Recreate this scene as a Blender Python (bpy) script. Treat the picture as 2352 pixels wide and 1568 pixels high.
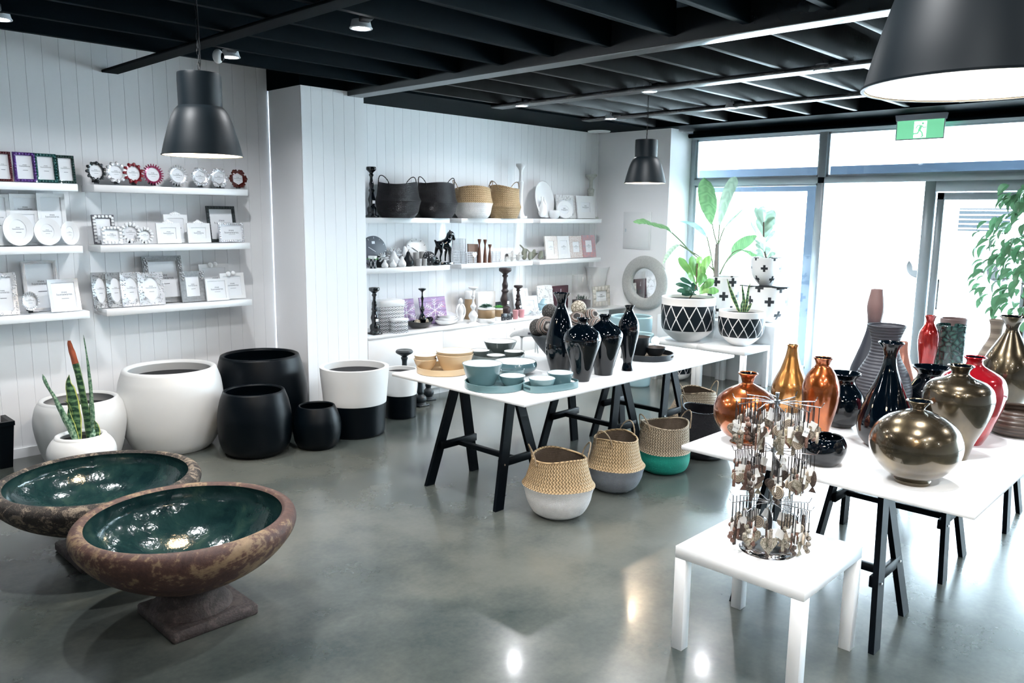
import bpy, math, random
import numpy as np
from mathutils import Vector, Matrix, Euler
for o in list(bpy.data.objects): bpy.data.objects.remove(o)
SC = bpy.context.scene; COL = SC.collection
PI = math.pi; R = math.radians
rnd = random.Random(7)
# ---------------- camera ----------------
F = 1838.73; EYE = 1.79
YAW, PITCH, ROLL = R(43.985), R(-9.028), R(0.665)
fw = Vector((math.cos(PITCH)*math.cos(YAW), math.cos(PITCH)*math.sin(YAW), math.sin(PITCH)))
rt = fw.cross(Vector((0,0,1))).normalized(); up = rt.cross(fw)
c_, s_ = math.cos(ROLL), math.sin(ROLL)
rt, up = c_*rt + s_*up, -s_*rt + c_*up
cam = bpy.data.objects.new('camera', bpy.data.cameras.new('camera')); COL.objects.link(cam)
cam.data.sensor_width = 36; cam.data.lens = F/2352*36; cam.data.clip_start = .05; cam.data.clip_end = 300
cam.matrix_world = Matrix.Translation((0,0,EYE)) @ Matrix((( rt.x, up.x,-fw.x),(rt.y,up.y,-fw.y),(rt.z,up.z,-fw.z))).to_4x4()
SC.camera = cam
# measuring helpers: where a sight line of the photograph meets a known plane of the room
def ray(px, py): return (rt*((px-1176)/F) - up*((py-784)/F) + fw)
def atz(px, py, z):
    v = ray(px, py); v = v*((z-EYE)/v.z); return Vector((v.x, v.y, z))
def aty(px, py, y):
    v = ray(px, py); v = v*(y/v.y); return Vector((v.x, y, v.z+EYE))
def atx(px, py, x):
    v = ray(px, py); v = v*(x/v.x); return Vector((x, v.y, v.z+EYE))
def proj(p):
    p = Vector(p) - Vector((0,0,EYE)); d = p.dot(fw); return 1176+F*p.dot(rt)/d, 784-F*p.dot(up)/d, d
# ---------------- world, exposure, large lights ----------------
w = bpy.data.worlds.new('world'); SC.world = w; w.use_nodes = True
bg = w.node_tree.nodes['Background']; bg.inputs[0].default_value = (.72,.88,1,1); bg.inputs[1].default_value = 17.0
SC.view_settings.view_transform = 'Standard'; SC.view_settings.look = 'None'
SC.view_settings.exposure = 1.26; SC.view_settings.gamma = 1; SC.view_settings.use_curve_mapping = False
def area(name, loc, rot, sx, sy, power, color=(1,1,1), shape='RECTANGLE', portal=False, spread=180):
    l = bpy.data.lights.new(name, 'AREA'); l.shape = shape; l.size = sx
    if shape in ('RECTANGLE','ELLIPSE'): l.size_y = sy
    l.energy = power; l.color = color; l.spread = R(spread)
    if portal: l.cycles.is_portal = True
    o = bpy.data.objects.new(name, l); COL.objects.link(o); o.location = loc; o.rotation_euler = rot; return o
# ---------------- bookkeeping ----------------
def tag(o, label, cat, group=None, kind=None):
    o['label'] = label; o['category'] = cat
    if group: o['group'] = group
    if kind: o['kind'] = kind
    return o
def thing(name, label, cat, loc=(0,0,0), rz=0, group=None, rot=None):
    o = bpy.data.objects.new(name, None); COL.objects.link(o); o.location = loc
    o.rotation_euler = rot if rot else (0,0,rz); o.empty_display_size = .05
    return tag(o, label, cat, group)
def kids(o): return list(o.children)
def dup(o, loc=None, rz=None, label=None, group=None, scale=None):
    def cp(a, par):
        c = a.copy(); COL.objects.link(c); c.parent = par
        for k in kids(a): cp(k, c)
        return c
    r = cp(o, None)
    if loc is not None: r.location = loc
    if rz is not None: r.rotation_euler = (r.rotation_euler[0], r.rotation_euler[1], rz)
    if label: r['label'] = label
    if group: r['group'] = group
    if scale: r.scale = scale if hasattr(scale,'__len__') else (scale,)*3
    return r
# ---------------- mesh builder ----------------
def crom(P, n=6, closed=False):
    out = []; N = len(P)
    for i in range(N if closed else N-1):
        if closed: a,b,c,d = P[(i-1)%N],P[i],P[(i+1)%N],P[(i+2)%N]
        else: a,b,c,d = P[max(i-1,0)],P[i],P[i+1],P[min(i+2,N-1)]
        for k in range(n):
            t = k/n
            out.append(tuple(.5*(2*b[j]+(c[j]-a[j])*t+(2*a[j]-5*b[j]+4*c[j]-d[j])*t*t+(3*b[j]-a[j]-3*c[j]+d[j])*t**3) for j in range(len(b))))
    if not closed: out.append(tuple(P[-1]))
    return out
class MB:
    def __init__(s): s.v=[]; s.f=[]; s.uv=[]; s.sm=[]; s.mi=[]; s.m=0
    def add(s, vs, fs, uvs=None, smooth=False, M=None):
        b=len(s.v)
        if M is not None: vs=[tuple(M@Vector(v)) for v in vs]
        s.v += [tuple(v) for v in vs]
        for i,f in enumerate(fs):
            s.f.append([b+k for k in f]); s.sm.append(smooth); s.mi.append(s.m)
            s.uv.append(uvs[i] if uvs else [(vs[k][0],vs[k][2]) for k in f])
        return s
    def box(s, x0,x1,y0,y1,z0,z1, M=None, bev=0):
        if bev>0:
            b=min(bev,(x1-x0)*.45,(y1-y0)*.45,(z1-z0)*.45); rings=[]
            for z,i in ((z0,b),(z0+b,0),(z1-b,0),(z1,b)):
                rings.append([(x0+b+(i),y0+i,z) if False else p for p in [(x0+b+i*0,y0+i,z),(x1-b,y0+i,z),(x1-i,y0+b,z),(x1-i,y1-b,z),(x1-b,y1-i,z),(x0+b,y1-i,z),(x0+i,y1-b,z),(x0+i,y0+b,z)]])
            vs=[p for r in rings for p in r]; fs=[list(range(7,-1,-1)),[24+i for i in range(8)]]
            for k in range(3):
                for i in range(8):
                    j=(i+1)%8; fs.append([k*8+i,k*8+j,k*8+8+j,k*8+8+i])
            return s.add(vs,fs,None,False,M)
        vs=[(x0,y0,z0),(x1,y0,z0),(x1,y1,z0),(x0,y1,z0),(x0,y0,z1),(x1,y0,z1),(x1,y1,z1),(x0,y1,z1)]
        return s.add(vs,[(0,3,2,1),(4,5,6,7),(0,1,5,4),(1,2,6,5),(2,3,7,6),(3,0,4,7)],None,False,M)
    def lathe(s, prof, seg=48, M=None, smooth=True, cap=True):
        vs=[];fs=[];uv=[]; n=len(prof); L=[0]
        for i in range(1,n): L.append(L[-1]+math.hypot(prof[i][0]-prof[i-1][0],prof[i][1]-prof[i-1][1]))
        rm=max(p[0] for p in prof) or 1
        for r,z in prof:
            for k in range(seg): a=2*PI*k/seg; vs.append((r*math.cos(a),r*math.sin(a),z))
        for i in range(n-1):
            for k in range(seg):
                j=(k+1)%seg; fs.append((i*seg+k,i*seg+j,(i+1)*seg+j,(i+1)*seg+k))
                u0=2*PI*k/seg*rm; u1=2*PI*(k+1)/seg*rm
                uv.append([(u0,L[i]),(u1,L[i]),(u1,L[i+1]),(u0,L[i+1])])
        s.add(vs,fs,uv,smooth,M)
        if cap:
            for i,fl in ((0,True),(n-1,False)):
                if prof[i][0]>1e-5:
                    ring=[(prof[i][0]*math.cos(2*PI*k/seg),prof[i][0]*math.sin(2*PI*k/seg),prof[i][1]) for k in range(seg)]
                    f=list(range(seg)); s.add(ring,[f[::-1] if fl else f],None,False,M)
        return s
    def tube(s, P, r, seg=8, closed=False, M=None, smooth=True):
        P=[Vector(p) for p in P]; n=len(P); rr=r if hasattr(r,'__len__') else [r]*n
        vs=[];fs=[]; prev=None
        for i,p in enumerate(P):
            if closed: t=P[(i+1)%n]-P[i-1]
            else: t=P[min(i+1,n-1)]-P[max(i-1,0)]
            t.normalize()
            if prev is None: a=Vector((0,0,1)) if abs(t.z)<.9 else Vector((1,0,0)); u=t.cross(a).normalized()
            else: u=(prev-t*prev.dot(t)).normalized()
            prev=u; v=t.cross(u)
            for k in range(seg):
                an=2*PI*k/seg; q=p+(u*math.cos(an)+v*math.sin(an))*rr[i]; vs.append(tuple(q))
        m=n if closed else n-1
        for i in range(m):
            for k in range(seg):
                j=(k+1)%seg; i2=(i+1)%n; fs.append((i*seg+k,i*seg+j,i2*seg+j,i2*seg+k))
        if not closed: fs.append(tuple(range(seg))[::-1]); fs.append(tuple((n-1)*seg+k for k in range(seg)))
        return s.add(vs,fs,None,smooth,M)
    def sphere(s, c, r, seg=12, rings=8, M=None):
        r3=r if hasattr(r,'__len__') else (r,r,r); vs=[(c[0],c[1],c[2]-r3[2])]; fs=[]
        for i in range(1,rings):
            ph=PI*i/rings
            for k in range(seg):
                a=2*PI*k/seg; vs.append((c[0]+r3[0]*math.sin(ph)*math.cos(a),c[1]+r3[1]*math.sin(ph)*math.sin(a),c[2]-r3[2]*math.cos(ph)))
        vs.append((c[0],c[1],c[2]+r3[2])); e=len(vs)-1
        for k in range(seg):
            j=(k+1)%seg; fs.append((0,1+j,1+k)); b=1+(rings-2)*seg; fs.append((b+k,b+j,e))
        for i in range(rings-2):
            for k in range(seg):
                j=(k+1)%seg; b=1+i*seg; fs.append((b+k,b+j,b+seg+j,b+seg+k))
        return s.add(vs,fs,None,True,M)
    def prism(s, poly, y0, y1, M=None, holes=None):   # poly in XZ, extruded along Y
        n=len(poly); vs=[(x,y0,z) for x,z in poly]+[(x,y1,z) for x,z in poly]
        fs=[list(range(n)),list(range(2*n-1,n-1,-1))]+[(i,n+i,n+(i+1)%n,(i+1)%n) for i in range(n)]
        return s.add(vs,fs,None,False,M)
    def ringprism(s, outer, inner, y0, y1, yi=None, M=None, smooth=False):   # closed band between two outlines in XZ; yi = front depth at the inner outline
        n=len(outer); yi=y0 if yi is None else yi
        vs=[(x,y0,z) for x,z in outer]+[(x,yi,z) for x,z in inner]+[(x,y1,z) for x,z in inner]+[(x,y1,z) for x,z in outer]
        fs=[]
        for i in range(n):
            j=(i+1)%n
            for a in range(4): b=(a+1)%4; fs.append((a*n+i,a*n+j,b*n+j,b*n+i))
        return s.add(vs,fs,None,smooth,M)
    def build(s, name, mat, parent=None, loc=None, rot=None):
        me=bpy.data.meshes.new(name); me.from_pydata(s.v,[],s.f)
        ul=me.uv_layers.new(name='UVMap'); k=0; flat=[]
        for u in s.uv:
            for a in u: flat += [a[0],a[1]]
        ul.data.foreach_set('uv',flat)
        me.polygons.foreach_set('use_smooth',s.sm)
        mats=mat if isinstance(mat,(list,tuple)) else [mat]
        for m in mats: me.materials.append(m)
        if len(mats)>1: me.polygons.foreach_set('material_index',s.mi)
        me.update()
        try: me.set_sharp_from_angle(angle=R(50))
        except Exception: pass
        o=bpy.data.objects.new(name,me); COL.objects.link(o)
        if parent: o.parent=parent
        if loc is not None: o.location=loc
        if rot is not None: o.rotation_euler=rot
        return o
def struct(o): o['kind']='structure'; return o
def blob(name, nodes, edges, mat, parent=None, loc=None, rot=None, sub=2, scale=1):   # one skinned surface over a skeleton
    me=bpy.data.meshes.new(name); me.from_pydata([tuple(scale*c for c in n[:3]) for n in nodes],edges,[])
    o=bpy.data.objects.new(name,me); COL.objects.link(o); me.materials.append(mat)
    md=o.modifiers.new('skin','SKIN'); md.use_smooth_shade=True
    if not me.skin_vertices: me.attributes  # layer is made with the modifier
    sv=me.skin_vertices[0].data if me.skin_vertices else None
    if sv is None:
        bpy.context.view_layer.objects.active=o; bpy.ops.mesh.customdata_skin_add(); sv=me.skin_vertices[0].data
    for i,n in enumerate(nodes):
        r=n[3]; r=(r,r) if not hasattr(r,'__len__') else r
        sv[i].radius=(r[0]*scale,r[1]*scale)
    sv[0].use_root=True
    s2=o.modifiers.new('sub','SUBSURF'); s2.levels=sub; s2.render_levels=sub
    if parent: o.parent=parent
    if loc is not None: o.location=loc
    if rot is not None: o.rotation_euler=rot
    return o
# ---------------- node expressions ----------------
class X:
    def __init__(s, nt, v): s.nt=nt; s.v=v
    def _o(s, op, *a, clamp=False):
        n=s.nt.nodes.new('ShaderNodeMath'); n.operation=op; n.use_clamp=clamp
        for i,q in enumerate((s,)+a):
            q=q.v if isinstance(q,X) else q
            if isinstance(q,(int,float)): n.inputs[i].default_value=q
            else: s.nt.links.new(q,n.inputs[i])
        return X(s.nt,n.outputs[0])
    def __add__(s,o): return s._o('ADD',o)
    __radd__=__add__
    def __sub__(s,o): return s._o('SUBTRACT',o)
    def __mul__(s,o): return s._o('MULTIPLY',o)
    __rmul__=__mul__
    def __truediv__(s,o): return s._o('DIVIDE',o)
    def lt(s,o): return s._o('LESS_THAN',o)
    def gt(s,o): return s._o('GREATER_THAN',o)
    def abs(s): return s._o('ABSOLUTE')
    def fract(s): return s._o('FRACT')
    def floor(s): return s._o('FLOOR')
    def mod(s,o): return s._o('FLOORED_MODULO',o)
    def mx(s,o): return s._o('MAXIMUM',o)
    def mn(s,o): return s._o('MINIMUM',o)
    def sin(s): return s._o('SINE')
    def pingpong(s,o): return s._o('PINGPONG',o)
    def sat(s): return s._o('ADD',0.0,clamp=True)
MATS={}
class Mat:
    def __init__(s, name):
        s.m=bpy.data.materials.new(name); s.m.use_nodes=True; s.nt=s.m.node_tree; s.b=s.nt.nodes['Principled BSDF']; s.n=s.nt.nodes; s.l=s.nt.links
    def coord(s, kind='Object'):
        n=s.n.new('ShaderNodeTexCoord'); sp=s.n.new('ShaderNodeSeparateXYZ'); s.l.new(n.outputs[kind],sp.inputs[0])
        return [X(s.nt,sp.outputs[i]) for i in range(3)]
    def vec(s, x,y,z=0):
        c=s.n.new('ShaderNodeCombineXYZ')
        for i,q in enumerate((x,y,z)):
            q=q.v if isinstance(q,X) else q
            if isinstance(q,(int,float)): c.inputs[i].default_value=q
            else: s.l.new(q,c.inputs[i])
        return c.outputs[0]
    def noise(s, scale, detail=3, rough=.5, vec=None, dist=0, kind='Object', stretch=None):
        n=s.n.new('ShaderNodeTexNoise'); n.inputs['Scale'].default_value=scale; n.inputs['Detail'].default_value=detail
        n.inputs['Roughness'].default_value=rough; n.inputs['Distortion'].default_value=dist
        if vec is None:
            tc=s.n.new('ShaderNodeTexCoord'); vec=tc.outputs[kind]
            if stretch:
                mp=s.n.new('ShaderNodeMapping'); mp.inputs['Scale'].default_value=stretch; s.l.new(vec,mp.inputs[0]); vec=mp.outputs[0]
        s.l.new(vec,n.inputs['Vector']); return X(s.nt,n.outputs['Fac'])
    def voro(s, scale, feature='F1', vec=None, out='Distance', rand=1):
        n=s.n.new('ShaderNodeTexVoronoi'); n.feature=feature; n.inputs['Scale'].default_value=scale; n.inputs['Randomness'].default_value=rand
        if vec is None: tc=s.n.new('ShaderNodeTexCoord'); vec=tc.outputs['Object']
        s.l.new(vec,n.inputs['Vector']); return X(s.nt,n.outputs[out])
    def ramp(s, fac, stops, const=False):
        r=s.n.new('ShaderNodeValToRGB'); cr=r.color_ramp
        if const: cr.interpolation='CONSTANT'
        while len(cr.elements)>1: cr.elements.remove(cr.elements[-1])
        cr.elements[0].position=stops[0][0]; cr.elements[0].color=(*stops[0][1],1)
        for p,c in stops[1:]: e=cr.elements.new(p); e.color=(*c,1)
        s.l.new(fac.v,r.inputs[0]); return r.outputs[0]
    def mix(s, fac, a, b):
        n=s.n.new('ShaderNodeMix'); n.data_type='RGBA'
        if isinstance(fac,X): s.l.new(fac.v,n.inputs[0])
        else: n.inputs[0].default_value=fac
        for i,q in ((6,a),(7,b)):
            if isinstance(q,(tuple,list)): n.inputs[i].default_value=(*q,1)
            else: s.l.new(q,n.inputs[i])
        return n.outputs[2]
    def set(s, **k):
        nm={'color':'Base Color','rough':'Roughness','metal':'Metallic','spec':'Specular IOR Level','coat':'Coat Weight','coatr':'Coat Roughness','trans':'Transmission Weight','ior':'IOR','emis':'Emission Strength','ecol':'Emission Color','alpha':'Alpha','sub':'Subsurface Weight'}
        for a,q in k.items():
            i=s.b.inputs[nm[a]]; q=q.v if isinstance(q,X) else q
            if isinstance(q,(int,float)): i.default_value=q
            elif isinstance(q,(tuple,list)): i.default_value=(*q,1)
            else: s.l.new(q,i)
        return s
    def bump(s, h, strength=.3, dist=.01):
        n=s.n.new('ShaderNodeBump'); n.inputs['Strength'].default_value=strength; n.inputs['Distance'].default_value=dist
        s.l.new(h.v if isinstance(h,X) else h,n.inputs['Height']); s.l.new(n.outputs[0],s.b.inputs['Normal']); return s
def sm(name, color, rough=.5, metal=0, var=.08, scale=12, bump=0, **k):   # plain material with a little procedural variation
    if name in MATS: return MATS[name]
    M=Mat(name); n=M.noise(scale,3)
    M.set(color=M.mix(n,tuple(c*(1-var) for c in color),tuple(min(1,c*(1+var)) for c in color)),rough=rough,metal=metal,**k)
    if bump: M.bump(M.noise(scale*6,3),bump,.004)
    MATS[name]=M.m; return M.m
# ---------------- materials ----------------
white_paint = sm('white_wall_paint',(.88,.885,.90),.55,var=.01,scale=3)
white_lam = sm('white_laminate',(.86,.87,.88),.35,var=.01)
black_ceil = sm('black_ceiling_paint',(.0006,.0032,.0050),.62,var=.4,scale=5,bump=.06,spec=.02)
joist_lit = sm('lit_dark_timber_joist',(.012,.0125,.0125),.42,var=.5,scale=6,bump=.2,spec=.14)  # ceiling black, lightened: lamp and window light on these joists is in the colour
alu = sm('painted_aluminium',(.52,.58,.63),.35,metal=.2,var=.03)
alu_out = sm('pale_blue_aluminium',(.080,.105,.145),.5,var=.02,spec=.2)
black_wood = sm('black_stained_wood',(.0005,.002,.004),.5,var=.3,scale=20,spec=.10)
black_pot = sm('black_satin_planter',(.0005,.0022,.004),.38,var=.1,spec=.15)
white_pot = sm('white_satin_planter',(.70,.70,.69),.45,var=.02)
soil = sm('dark_soil',(.012,.013,.016),.9,var=.5,scale=60,bump=.8)
steel = sm('polished_steel',(.75,.76,.8),.12,metal=1,var=.02)
silver = sm('silver_metal',(.80,.81,.84),.25,metal=.7,var=.15,scale=60,bump=.2)
dark_silver = sm('dark_silver_metal',(.42,.43,.44),.3,metal=.7,var=.35,scale=60)
paper = sm('white_paper',(.78,.80,.83),.5,var=.01)
ink = sm('grey_ink',(.08,.09,.11),.6)
card = sm('white_card',(.82,.82,.80),.6,var=.02)
gloss_black = sm('black_glazed_ceramic',(.0006,.002,.004),.05,coat=.2)
matte_black = sm('matt_black_ceramic',(.002,.006,.010),.4,spec=.35)
white_cer = sm('white_ceramic',(.82,.83,.84),.25,var=.02)
chalk = sm('chalky_white_plaster',(.74,.76,.78),.8,var=.05,bump=.3)
stone_white = sm('pale_stone_figurine',(.55,.55,.54),.8,var=.15,scale=40,bump=.5)
stone_green = sm('green_grey_stone_figurine',(.20,.21,.17),.7,var=.2,scale=30,bump=.4)
seagrass = sm('twisted_seagrass_cord',(.30,.22,.14),.8,var=.4,scale=80,bump=.6)
dark_cord = sm('dark_cord',(.012,.012,.014),.8)
teal_gl = sm('teal_glazed_ceramic',(.135,.235,.255),.22,var=.03,coat=.3)
teal_dk = sm('dark_teal_glazed_ceramic',(.06,.12,.14),.15,var=.03,coat=.4)
beige_gl = sm('beige_glazed_ceramic',(.60,.45,.28),.25,var=.03,coat=.3)
grey_gl = sm('grey_green_glazed_ceramic',(.10,.125,.125),.25,var=.03,coat=.3)
bowl_in = sm('white_bowl_glaze',(.84,.86,.87),.2,var=.01)
paleblue = sm('pale_blue_planter',(.33,.50,.55),.5,var=.02)
pend_out = sm('charcoal_metal_lacquer',(.004,.008,.011),.48,var=.05,spec=.22)
leaf_g = sm('mid_green_leaf',(.10,.30,.06),.4,var=.3,scale=14)
stem_g = sm('green_plant_stem',(.16,.24,.12),.6)
bark = sm('brown_bark',(.10,.07,.05),.8,var=.4,scale=40,bump=.5)

def emit(name,color,strength):
    M=Mat(name); M.set(color=color,ecol=color,emis=strength); n=M.noise(3); M.set(rough=n*.1+.4); return M.m
led = emit('lit_led_diffuser',(.95,.95,1),28)
bulb_m = emit('warm_lit_bulb',(1,.78,.5),30)

M=Mat('polished_concrete')          # trowelled, sealed concrete
n1=M.noise(.6,3,.45); n2=M.noise(2.0,5,.55); n3=M.noise(38,3,.6)
f=n1*.5+n2*.42+n3*.08
M.set(color=M.ramp(f,[(.36,(.030,.041,.040)),(.47,(.066,.076,.070)),(.55,(.100,.106,.093)),(.78,(.15,.15,.13))]),rough=.25,coat=.22,coatr=.10,spec=.5)
M.bump(n2*.7+n3*.3,.10,.004); concrete=M.m

def weave(name, base, dark, s=.012, strength=.7, rough=.7, gl=0):
    M=Mat(name); u,v,_=M.coord('UV'); a=(u+v)/s; b=(u-v)/s
    par=(a.floor()+b.floor()).mod(2)
    h=par*((b*PI).sin().abs())+(par*-1+1)*((a*PI).sin().abs())
    n=M.noise(30,3); hh=h*.75+n*.35
    M.set(color=M.ramp(hh,[(.15,dark),(.55,base),(.95,tuple(min(1,c*1.25) for c in base))]),rough=rough)
    M.bump(h,strength,.006); return M.m
straw = weave('woven_seagrass',(.42,.29,.155),(.09,.055,.03),s=.022,strength=1)
straw_in = weave('woven_seagrass_inside',(.16,.115,.08),(.03,.02,.015),s=.012)
straw_grey = weave('greyish_woven_seagrass',(.32,.25,.17),(.07,.05,.035),s=.020,strength=1)
straw_wht = weave('white_painted_seagrass',(.78,.77,.76),(.45,.44,.43),s=.010,strength=.6)
straw_gry = weave('grey_painted_seagrass',(.24,.26,.29),(.10,.11,.12),s=.010,strength=.6)
straw_grn = weave('green_painted_seagrass',(.0,.26,.185),(.0,.12,.09),s=.010,strength=.5)
straw_blk = weave('black_dyed_seagrass',(.008,.007,.010),(.0015,.0015,.003),s=.011,strength=.9,rough=.4)

def metallic(name, c1, c2, c3, rough=.16, metal=.85):
    M=Mat(name); n=M.noise(5,4,.6,dist=.5,stretch=(1,1,.6)); n2=M.noise(60,2)
    M.set(color=M.ramp(n,[(.3,c1),(.5,c2),(.72,c3)]),metal=metal,rough=n2*.06+rough,coat=1,coatr=.03); return M.m
copper = metallic('copper_lacquer',(.22,.045,.012),(.38,.10,.022),(.56,.20,.05),.2)
gold = metallic('gold_copper_lacquer',(.32,.11,.025),(.50,.23,.06),(.66,.38,.13),.2)
red_lac = metallic('red_lacquer',(.20,.006,.006),(.38,.012,.010),(.50,.04,.012),.16,.5)
deepred = metallic('deep_red_lacquer',(.28,.006,.012),(.42,.01,.02),(.5,.02,.03),.12,.35)
bronze = metallic('bronze_lacquer',(.05,.04,.026),(.11,.085,.052),(.23,.175,.095),.2)
pinkcop = metallic('pinkish_copper_lacquer',(.40,.16,.12),(.55,.24,.17),(.65,.32,.22),.2,.5)

M=Mat('mauve_over_grey_glaze'); _,_,z=M.coord(); n=M.noise(9,3)
M.set(color=M.ramp((z*1.6+n*.12).sat(),[(.0,(.015,.018,.025)),(.70,(.03,.033,.045)),(.78,(.17,.105,.10)),(.95,(.27,.165,.15))]),rough=.35); mauve=M.m
def ribbed(name,c1,c2,f=380,rough=.5,n_=1):
    M=Mat(name); x,y,z=M.coord(); n=M.noise(6,3,stretch=(1,1,14)); h=(z*f+n*4).sin()*.5+.5
    M.set(color=M.mix((h*.5+n*.5).sat(),c1,c2),rough=rough); M.bump(h,.6,.004); return M.m
rib_grey = ribbed('grey_ribbed_glaze',(.018,.020,.028),(.065,.065,.078))
rib_brown = ribbed('brown_banded_bamboo',(.025,.018,.015),(.11,.078,.058),300,.3)
rib_bam = ribbed('pale_banded_bamboo',(.12,.09,.07),(.36,.30,.23),120,.5)
M=Mat('green_pebbled_glaze'); d=M.voro(26,'F1'); e=M.voro(26,'DISTANCE_TO_EDGE')
M.set(color=M.ramp((e*2.6).sat(),[(0,(.004,.016,.016)),(.30,(.012,.042,.038)),(.9,(.045,.11,.09))]),rough=.12,coat=.8); M.bump(e,.5,.01); greenpeb=M.m

def stonebowl(name,c1,c2,c3,sc,bump):
    M=Mat(name); n=M.noise(sc,6,.65,dist=1.2); n2=M.noise(sc*9,5,.7)
    f=n*.62+n2*.38
    M.set(color=M.ramp(f,[(.40,c1),(.51,c2),(.56,c3),(.72,tuple(min(1,c*1.35) for c in c3))]),rough=.62); M.bump(f,bump,.02); return M.m
bowl_brown = stonebowl('weathered_brown_glaze',(.040,.016,.013),(.070,.030,.022),(.19,.125,.07),3.6,.35)
bowl_speck = stonebowl('speckled_grey_crust',(.012,.009,.008),(.035,.026,.021),(.24,.19,.14),17,.8)
bowl_base = stonebowl('rough_brown_stone',(.030,.021,.020),(.050,.036,.034),(.085,.063,.057),9,.9)
M=Mat('glossy_green_glaze'); n=M.noise(7,5,.6,dist=1); v=M.noise(16,3,.6)
M.set(color=M.ramp(n,[(.3,(.004,.016,.019)),(.55,(.012,.036,.035)),(.8,(.04,.075,.055))]),rough=.12,coat=.5,coatr=.05,spec=.4); M.bump(v,.28,.012); bowl_green=M.m

M=Mat('clear_window_glass'); nt=M.nt; out=nt.nodes['Material Output']
tr=nt.nodes.new('ShaderNodeBsdfTransparent'); gl=nt.nodes.new('ShaderNodeBsdfGlossy'); gl.inputs['Roughness'].default_value=.02
fr=nt.nodes.new('ShaderNodeFresnel'); fr.inputs[0].default_value=1.45; mx=nt.nodes.new('ShaderNodeMixShader')
nz=M.noise(2); tr.inputs[0].default_value=(.96,.98,.98,1)
nt.links.new(fr.outputs[0],mx.inputs[0]); nt.links.new(tr.outputs[0],mx.inputs[1]); nt.links.new(gl.outputs[0],mx.inputs[2]); nt.links.new(mx.outputs[0],out.inputs[0]); pane_glass=M.m
M=Mat('clear_vessel_glass'); nt=M.nt; tr=nt.nodes.new('ShaderNodeBsdfTransparent'); gl=nt.nodes.new('ShaderNodeBsdfGlossy'); gl.inputs['Roughness'].default_value=.12
lw=nt.nodes.new('ShaderNodeLayerWeight'); lw.inputs[0].default_value=.35; mx=nt.nodes.new('ShaderNodeMixShader'); df=nt.nodes.new('ShaderNodeBsdfDiffuse'); m2=nt.nodes.new('ShaderNodeMixShader'); m2.inputs[0].default_value=.55
nz=M.noise(6); nt.links.new(gl.outputs[0],m2.inputs[1]); nt.links.new(df.outputs[0],m2.inputs[2]); fc=X(nt,lw.outputs['Facing'])*.30+nz*.05
nt.links.new(fc.v,mx.inputs[0]); nt.links.new(tr.outputs[0],mx.inputs[1]); nt.links.new(m2.outputs[0],mx.inputs[2]); nt.links.new(mx.outputs[0],nt.nodes['Material Output'].inputs[0]); vessel_glass=M.m
M=Mat('silvered_mirror'); n=M.noise(2); M.set(color=(.85,.88,.9),metal=1,rough=n*.02+.02); mirror_m=M.m

def diamond_pot(name, R_, z0, z1, N=10):
    M=Mat(name); x,y,z=M.coord(); at=x._o('ARCTAN2',y); 
    a=(at/(2*PI)+.5)*N; v=(z-z0)/(z1-z0)
    l1=((a+v*1.0).fract()-.5).abs(); l2=((a-v*1.0).fract()-.5).abs()
    line=l1.mn(l2).lt(.045); band=v.gt(0)*v.lt(1)
    n=M.noise(20)
    M.set(color=M.mix(band*(line*-1+1),(.80,.80,.80),(.003,.008,.013)),rough=n*.1+.42,spec=.3); return M.m
def plus_pot(name, z0, rowh, N=5, size=.05, R_=.2):
    M=Mat(name); x,y,z=M.coord(); at=x._o('ARCTAN2',y); v=(z-z0)/rowh; row=v.floor()
    a=(at/(2*PI)+.5)*N+row*.5; du=((a.fract())-.5).abs()*(2*PI*R_/N); dv=((v.fract())-.5).abs()*rowh
    L=size/2; T=size/6; p=(du.lt(L)*dv.lt(T)).mx(du.lt(T)*dv.lt(L)); n=M.noise(20)
    M.set(color=M.mix(p,(.80,.80,.80),(.02,.025,.03)),rough=n*.1+.42); return M.m

# ---------------- the room ----------------
CZ=2.81; XF=8.75; YW=6.47; YC=5.95; XC=8.25
def boards(name,x0,x1,y,z0,z1,pitch=.107,ph=0,axis='x',depth=.10,flip=1):
    """tongue and groove boarding: a real v-groove at every board edge"""
    mb=MB(); pts=[]; g=.0016; d=.004
    k=math.ceil((x0-ph)/pitch); xs=[]
    pts.append((x0,0))
    while ph+k*pitch<x1-.01:
        c=ph+k*pitch
        if c>x0+.01: pts += [(c-g,0),(c,d),(c+g,0)]
        k+=1
    pts.append((x1,0)); n=len(pts); vs=[]
    for z in (z0,z1):
        for a,b in pts: vs.append((a,y+b*flip,z) if axis=='x' else (y+b*flip,a,z))
    fs=[(i,i+1,n+i+1,n+i) if (axis=='x') else (i+1,i,n+i,n+i+1) for i in range(n-1)]
    mb.add(vs,fs)
    if axis=='x': mb.box(x0,x1,*(sorted((y+.008*flip,y+depth*flip))),z0,z1)
    else: mb.box(*(sorted((y+.008*flip,y+depth*flip))),x0,x1,z0,z1)
    return struct(mb.build(name,white_paint))
XB,YB=-5.0,-4.6
struct(MB().box(XB,XF+.15,YB,YW+.1,-.12,0).build('floor',concrete))
boards('wall_left',XB,3.66,YW,0,CZ+.3,.109,1.693)
boards('wall_back',4.20,XC+.02,YW,0,CZ+.3,.107,4.679)
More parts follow.
